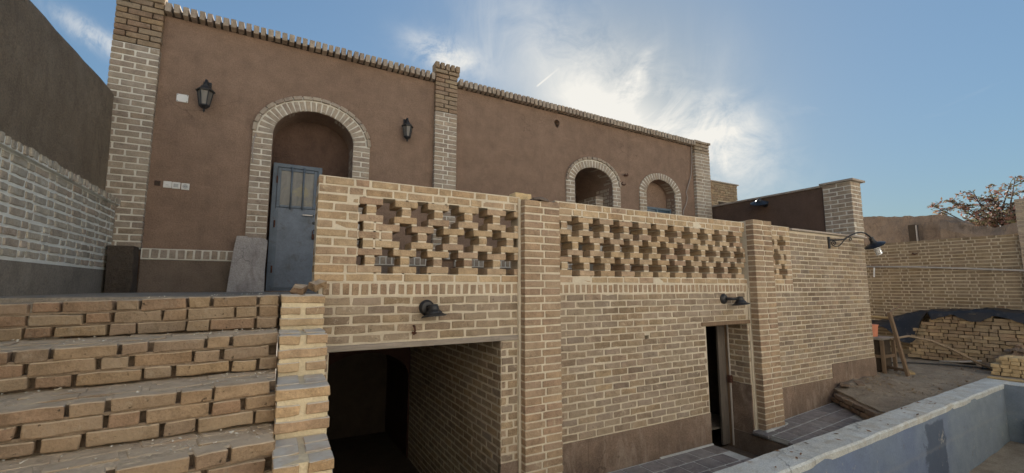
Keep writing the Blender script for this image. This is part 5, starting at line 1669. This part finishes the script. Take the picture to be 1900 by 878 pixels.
mb = MB(); mb.tube([(9.9, 4.1, -1.43), (10.6, 3.72, -1.425), (10.95, 3.3, -1.43), (11.05, 2.95, -1.425), (11.1, 2.6, -1.43)], 0.014, 7); tag(mb.build('black_hose', M['hose'], None, smooth=True), 'thin black hose lying across the dirt before the brick pile', 'hose')
mb = MB(); mb.box(9.30, 9.62, 3.28, 3.36, -1.44, -1.405, rot=(0, 0, 0.5)); tag(mb.build('board_offcut', M['woody'], None, bevel=0.003), 'short board offcut lying on the dirt beside the frame foot', 'board')


# ================================================================== BEYOND THE WALL: ruin, hut, tree
def lump(name, label, mat, prof, X, depth, zb, hole=None):
    """thick crumbling mud wall whose top follows a list of (y, z)"""
    t = thing(name, (X + depth / 2, (prof[0][0] + prof[-1][0]) / 2, zb), label, 'ruin')
    mb = MB(); vs = []; fs = []
    n = 70; m_ = 14
    def top(y):
        for (a, za), (b, zb_) in zip(prof, prof[1:]):
            if b <= y <= a: return za + (zb_ - za) * (a - y) / (a - b)
        return prof[-1][1]
    for i in range(n + 1):
        y = prof[0][0] + (prof[-1][0] - prof[0][0]) * i / n
        zt = top(y) + 0.05 * noise.noise(Vector((y * 4, X, 0))) + 0.025 * noise.noise(Vector((y * 13, X, 1)))
        for j in range(m_ + 1):
            z = zb + (zt - zb) * j / m_
            x = X + 0.12 * noise.noise(Vector((y * 1.3, z * 1.3, X))) + 0.05 * noise.noise(Vector((y * 5, z * 5, X)))
            if j == m_: x += 0.05
            vs.append((x, y, z))
        vs.append((X + depth, y, zt - 0.03)); vs.append((X + depth, y, zb))
    q = m_ + 3
    for i in range(n):
        for j in range(q - 1):
            a = i * q + j; fs.append((a, a + 1, a + q + 1, a + q))
    fs.append(tuple(range(q))); fs.append(tuple(range(n * q, n * q + q))[::-1])
    mb.add(vs, fs)
    mb.build('mud_mass', mat, t)
    return t


r1 = lump('mud_ruin', 'tan crumbling mud-brick ruin with a narrow slit window behind the far wall', M['ruin'],
          [(9.0, 2.3), (6.8, 2.31), (6.2, 2.24), (5.9, 2.20), (5.4, 2.12), (5.05, 2.13), (4.85, 2.12), (4.68, 1.98), (4.5, 1.85)], 17.0, 1.2, -1.8)
mb = MB(); mb.box(16.80, 17.1, 5.42, 5.58, 1.25, 1.86); mb.build('slit_shade_block', M['m_dark'], r1)  # solid dark block standing in for the shade inside the slit
mb = MB(); mb.box(16.80, 16.86, 5.385, 5.41, 1.25, 1.84); mb.build('window_post', M['pipe'], r1)
lump('mud_ruin', 'dark grey sagging mud wall stump under the autumn tree', M['ruin2'],
     [(4.75, 1.90), (4.5, 1.76), (4.2, 1.66), (3.95, 1.58), (3.7, 1.55), (3.3, 1.62), (2.9, 1.66), (2.3, 1.68)], 16.4, 1.0, -1.8)

# brick hut on the roofs behind the side wall
hu = thing('roof_hut', (9.9, 7.0, 1.2), 'small buff brick roof hut seen between the house and the side wall', 'hut')
mb = MB(); mb.box(9.42, 10.38, 6.82, 8.0, 1.0, 2.60); mb.build('wall', M['m_far'], hu)
B = Bricks(hu, M['b_pile'], 0.002); lay(B, (0, 6.80), 0, 9.40, 10.40, 2.16, 2.60, 0.062, (0.2,), 0.012, depth=0.08, hj=0.010); lay(B, (0, 6.81), 0, 9.40, 9.62, 1.6, 2.16, 0.062, (0.2,), 0.012, depth=0.08); B.flush()
mb = MB(); mb.box(9.64, 10.36, 6.805, 6.84, 1.2, 2.12); mb.build('opening', M['m_dark'], hu)  # solid dark slab in place of a shaded opening
mb = MB(); mb.box(9.36, 10.44, 6.77, 8.0, 2.602, 2.63); mb.build('roof_slab', M['thinslab'], hu)


def tree():
    base = Vector((24.0, 5.3, -1.8))
    t = thing('autumn_tree', base, 'sparse tree with reddish autumn leaves above the far mud ruin', 'tree')
    rnd = random.Random(5)
    trunk = MB(); fol = MB()
    trunk.tube([base, base + Vector((0.1, 0.05, 1.5)), base + Vector((0.0, -0.1, 3.0)), base + Vector((0.05, -0.1, 4.0))], [0.2, 0.16, 0.12, 0.08], 9)
    tips = []
    top = base + Vector((0.0, -0.1, 3.2))
    # limbs: a long one sweeping to the right, shorter ones to the left and up
    ends = [(-1.1, 5.60), (-0.75, 5.75), (-0.3, 5.9), (0.25, 5.72), (0.7, 5.55), (1.2, 5.30), (1.65, 5.10), (-0.9, 5.0), (-0.5, 5.1), (0.1, 5.3), (0.8, 4.95), (-0.2, 4.9), (-1.2, 4.75), (0.5, 5.25), (1.4, 4.85), (-0.6, 4.6), (0.3, 4.75)]
    for (dy, h) in ends:
        st_ = top + Vector((rnd.uniform(-.05, .05), rnd.uniform(-.05, .05), rnd.uniform(-0.4, 0.7)))
        en = base + Vector((rnd.uniform(-1.0, 1.0), dy, h))
        mid = (st_ + en) / 2 + Vector((rnd.uniform(-.15, .15), rnd.uniform(-.15, .15), 0.15))
        trunk.tube([st_, mid, en], [0.045, 0.03, 0.010], 5)
        for k in range(9):
            u = rnd.uniform(0.4, 1.02); p = st_.lerp(mid, u * 2) if u < 0.5 else mid.lerp(en, (u - 0.5) * 2)
            q = p + Vector((rnd.uniform(-.45, .45), rnd.uniform(-.45, .45), rnd.uniform(-.1, .28)))
            trunk.tube([p, (p + q) / 2 + Vector((0, 0, 0.03)), q], [0.012, 0.009, 0.005], 4, caps=False)
            tips.append((p, q))
    for (p, q) in tips:
        for k in range(rnd.randint(6, 20)):
            c = p.lerp(q, rnd.uniform(0.2, 1.1)) + Vector((rnd.gauss(0, .09), rnd.gauss(0, .09), rnd.gauss(0, .045)))
            L = rnd.uniform(0.04, 0.10)
            a = Vector((rnd.gauss(0, 1), rnd.gauss(0, 1), rnd.gauss(0, 0.45))).normalized() * L
            b = a.cross(Vector((rnd.gauss(0, 1), rnd.gauss(0, 1), rnd.gauss(0, 1)))).normalized() * L * 0.45
            fol.add([c - a, c + b, c + a, c - b], [(0, 1, 2, 3)])
    # fuller low growth
    for k in range(1900):
        y = rnd.uniform(-1.25, 0.75); z = 4.1 + abs(rnd.gauss(0, 0.26)) * (1.25 - 0.35 * abs(y + 0.5))
        c = base + Vector((rnd.uniform(-0.9, 0.9), y, z))
        if noise.noise(c * 2.4) < -0.05: continue
        L = rnd.uniform(0.04, 0.095)
        a = Vector((rnd.gauss(0, 1), rnd.gauss(0, 1), rnd.gauss(0, 0.6))).normalized() * L
        b = a.cross(Vector((rnd.gauss(0, 1), rnd.gauss(0, 1), rnd.gauss(0, 1)))).normalized() * L * 0.5
        fol.add([c - a, c + b, c + a, c - b], [(0, 1, 2, 3)])
    trunk.build('trunk', M['bark'], t)
    fol.build('crown', M['leaf_red'], t)


tree()
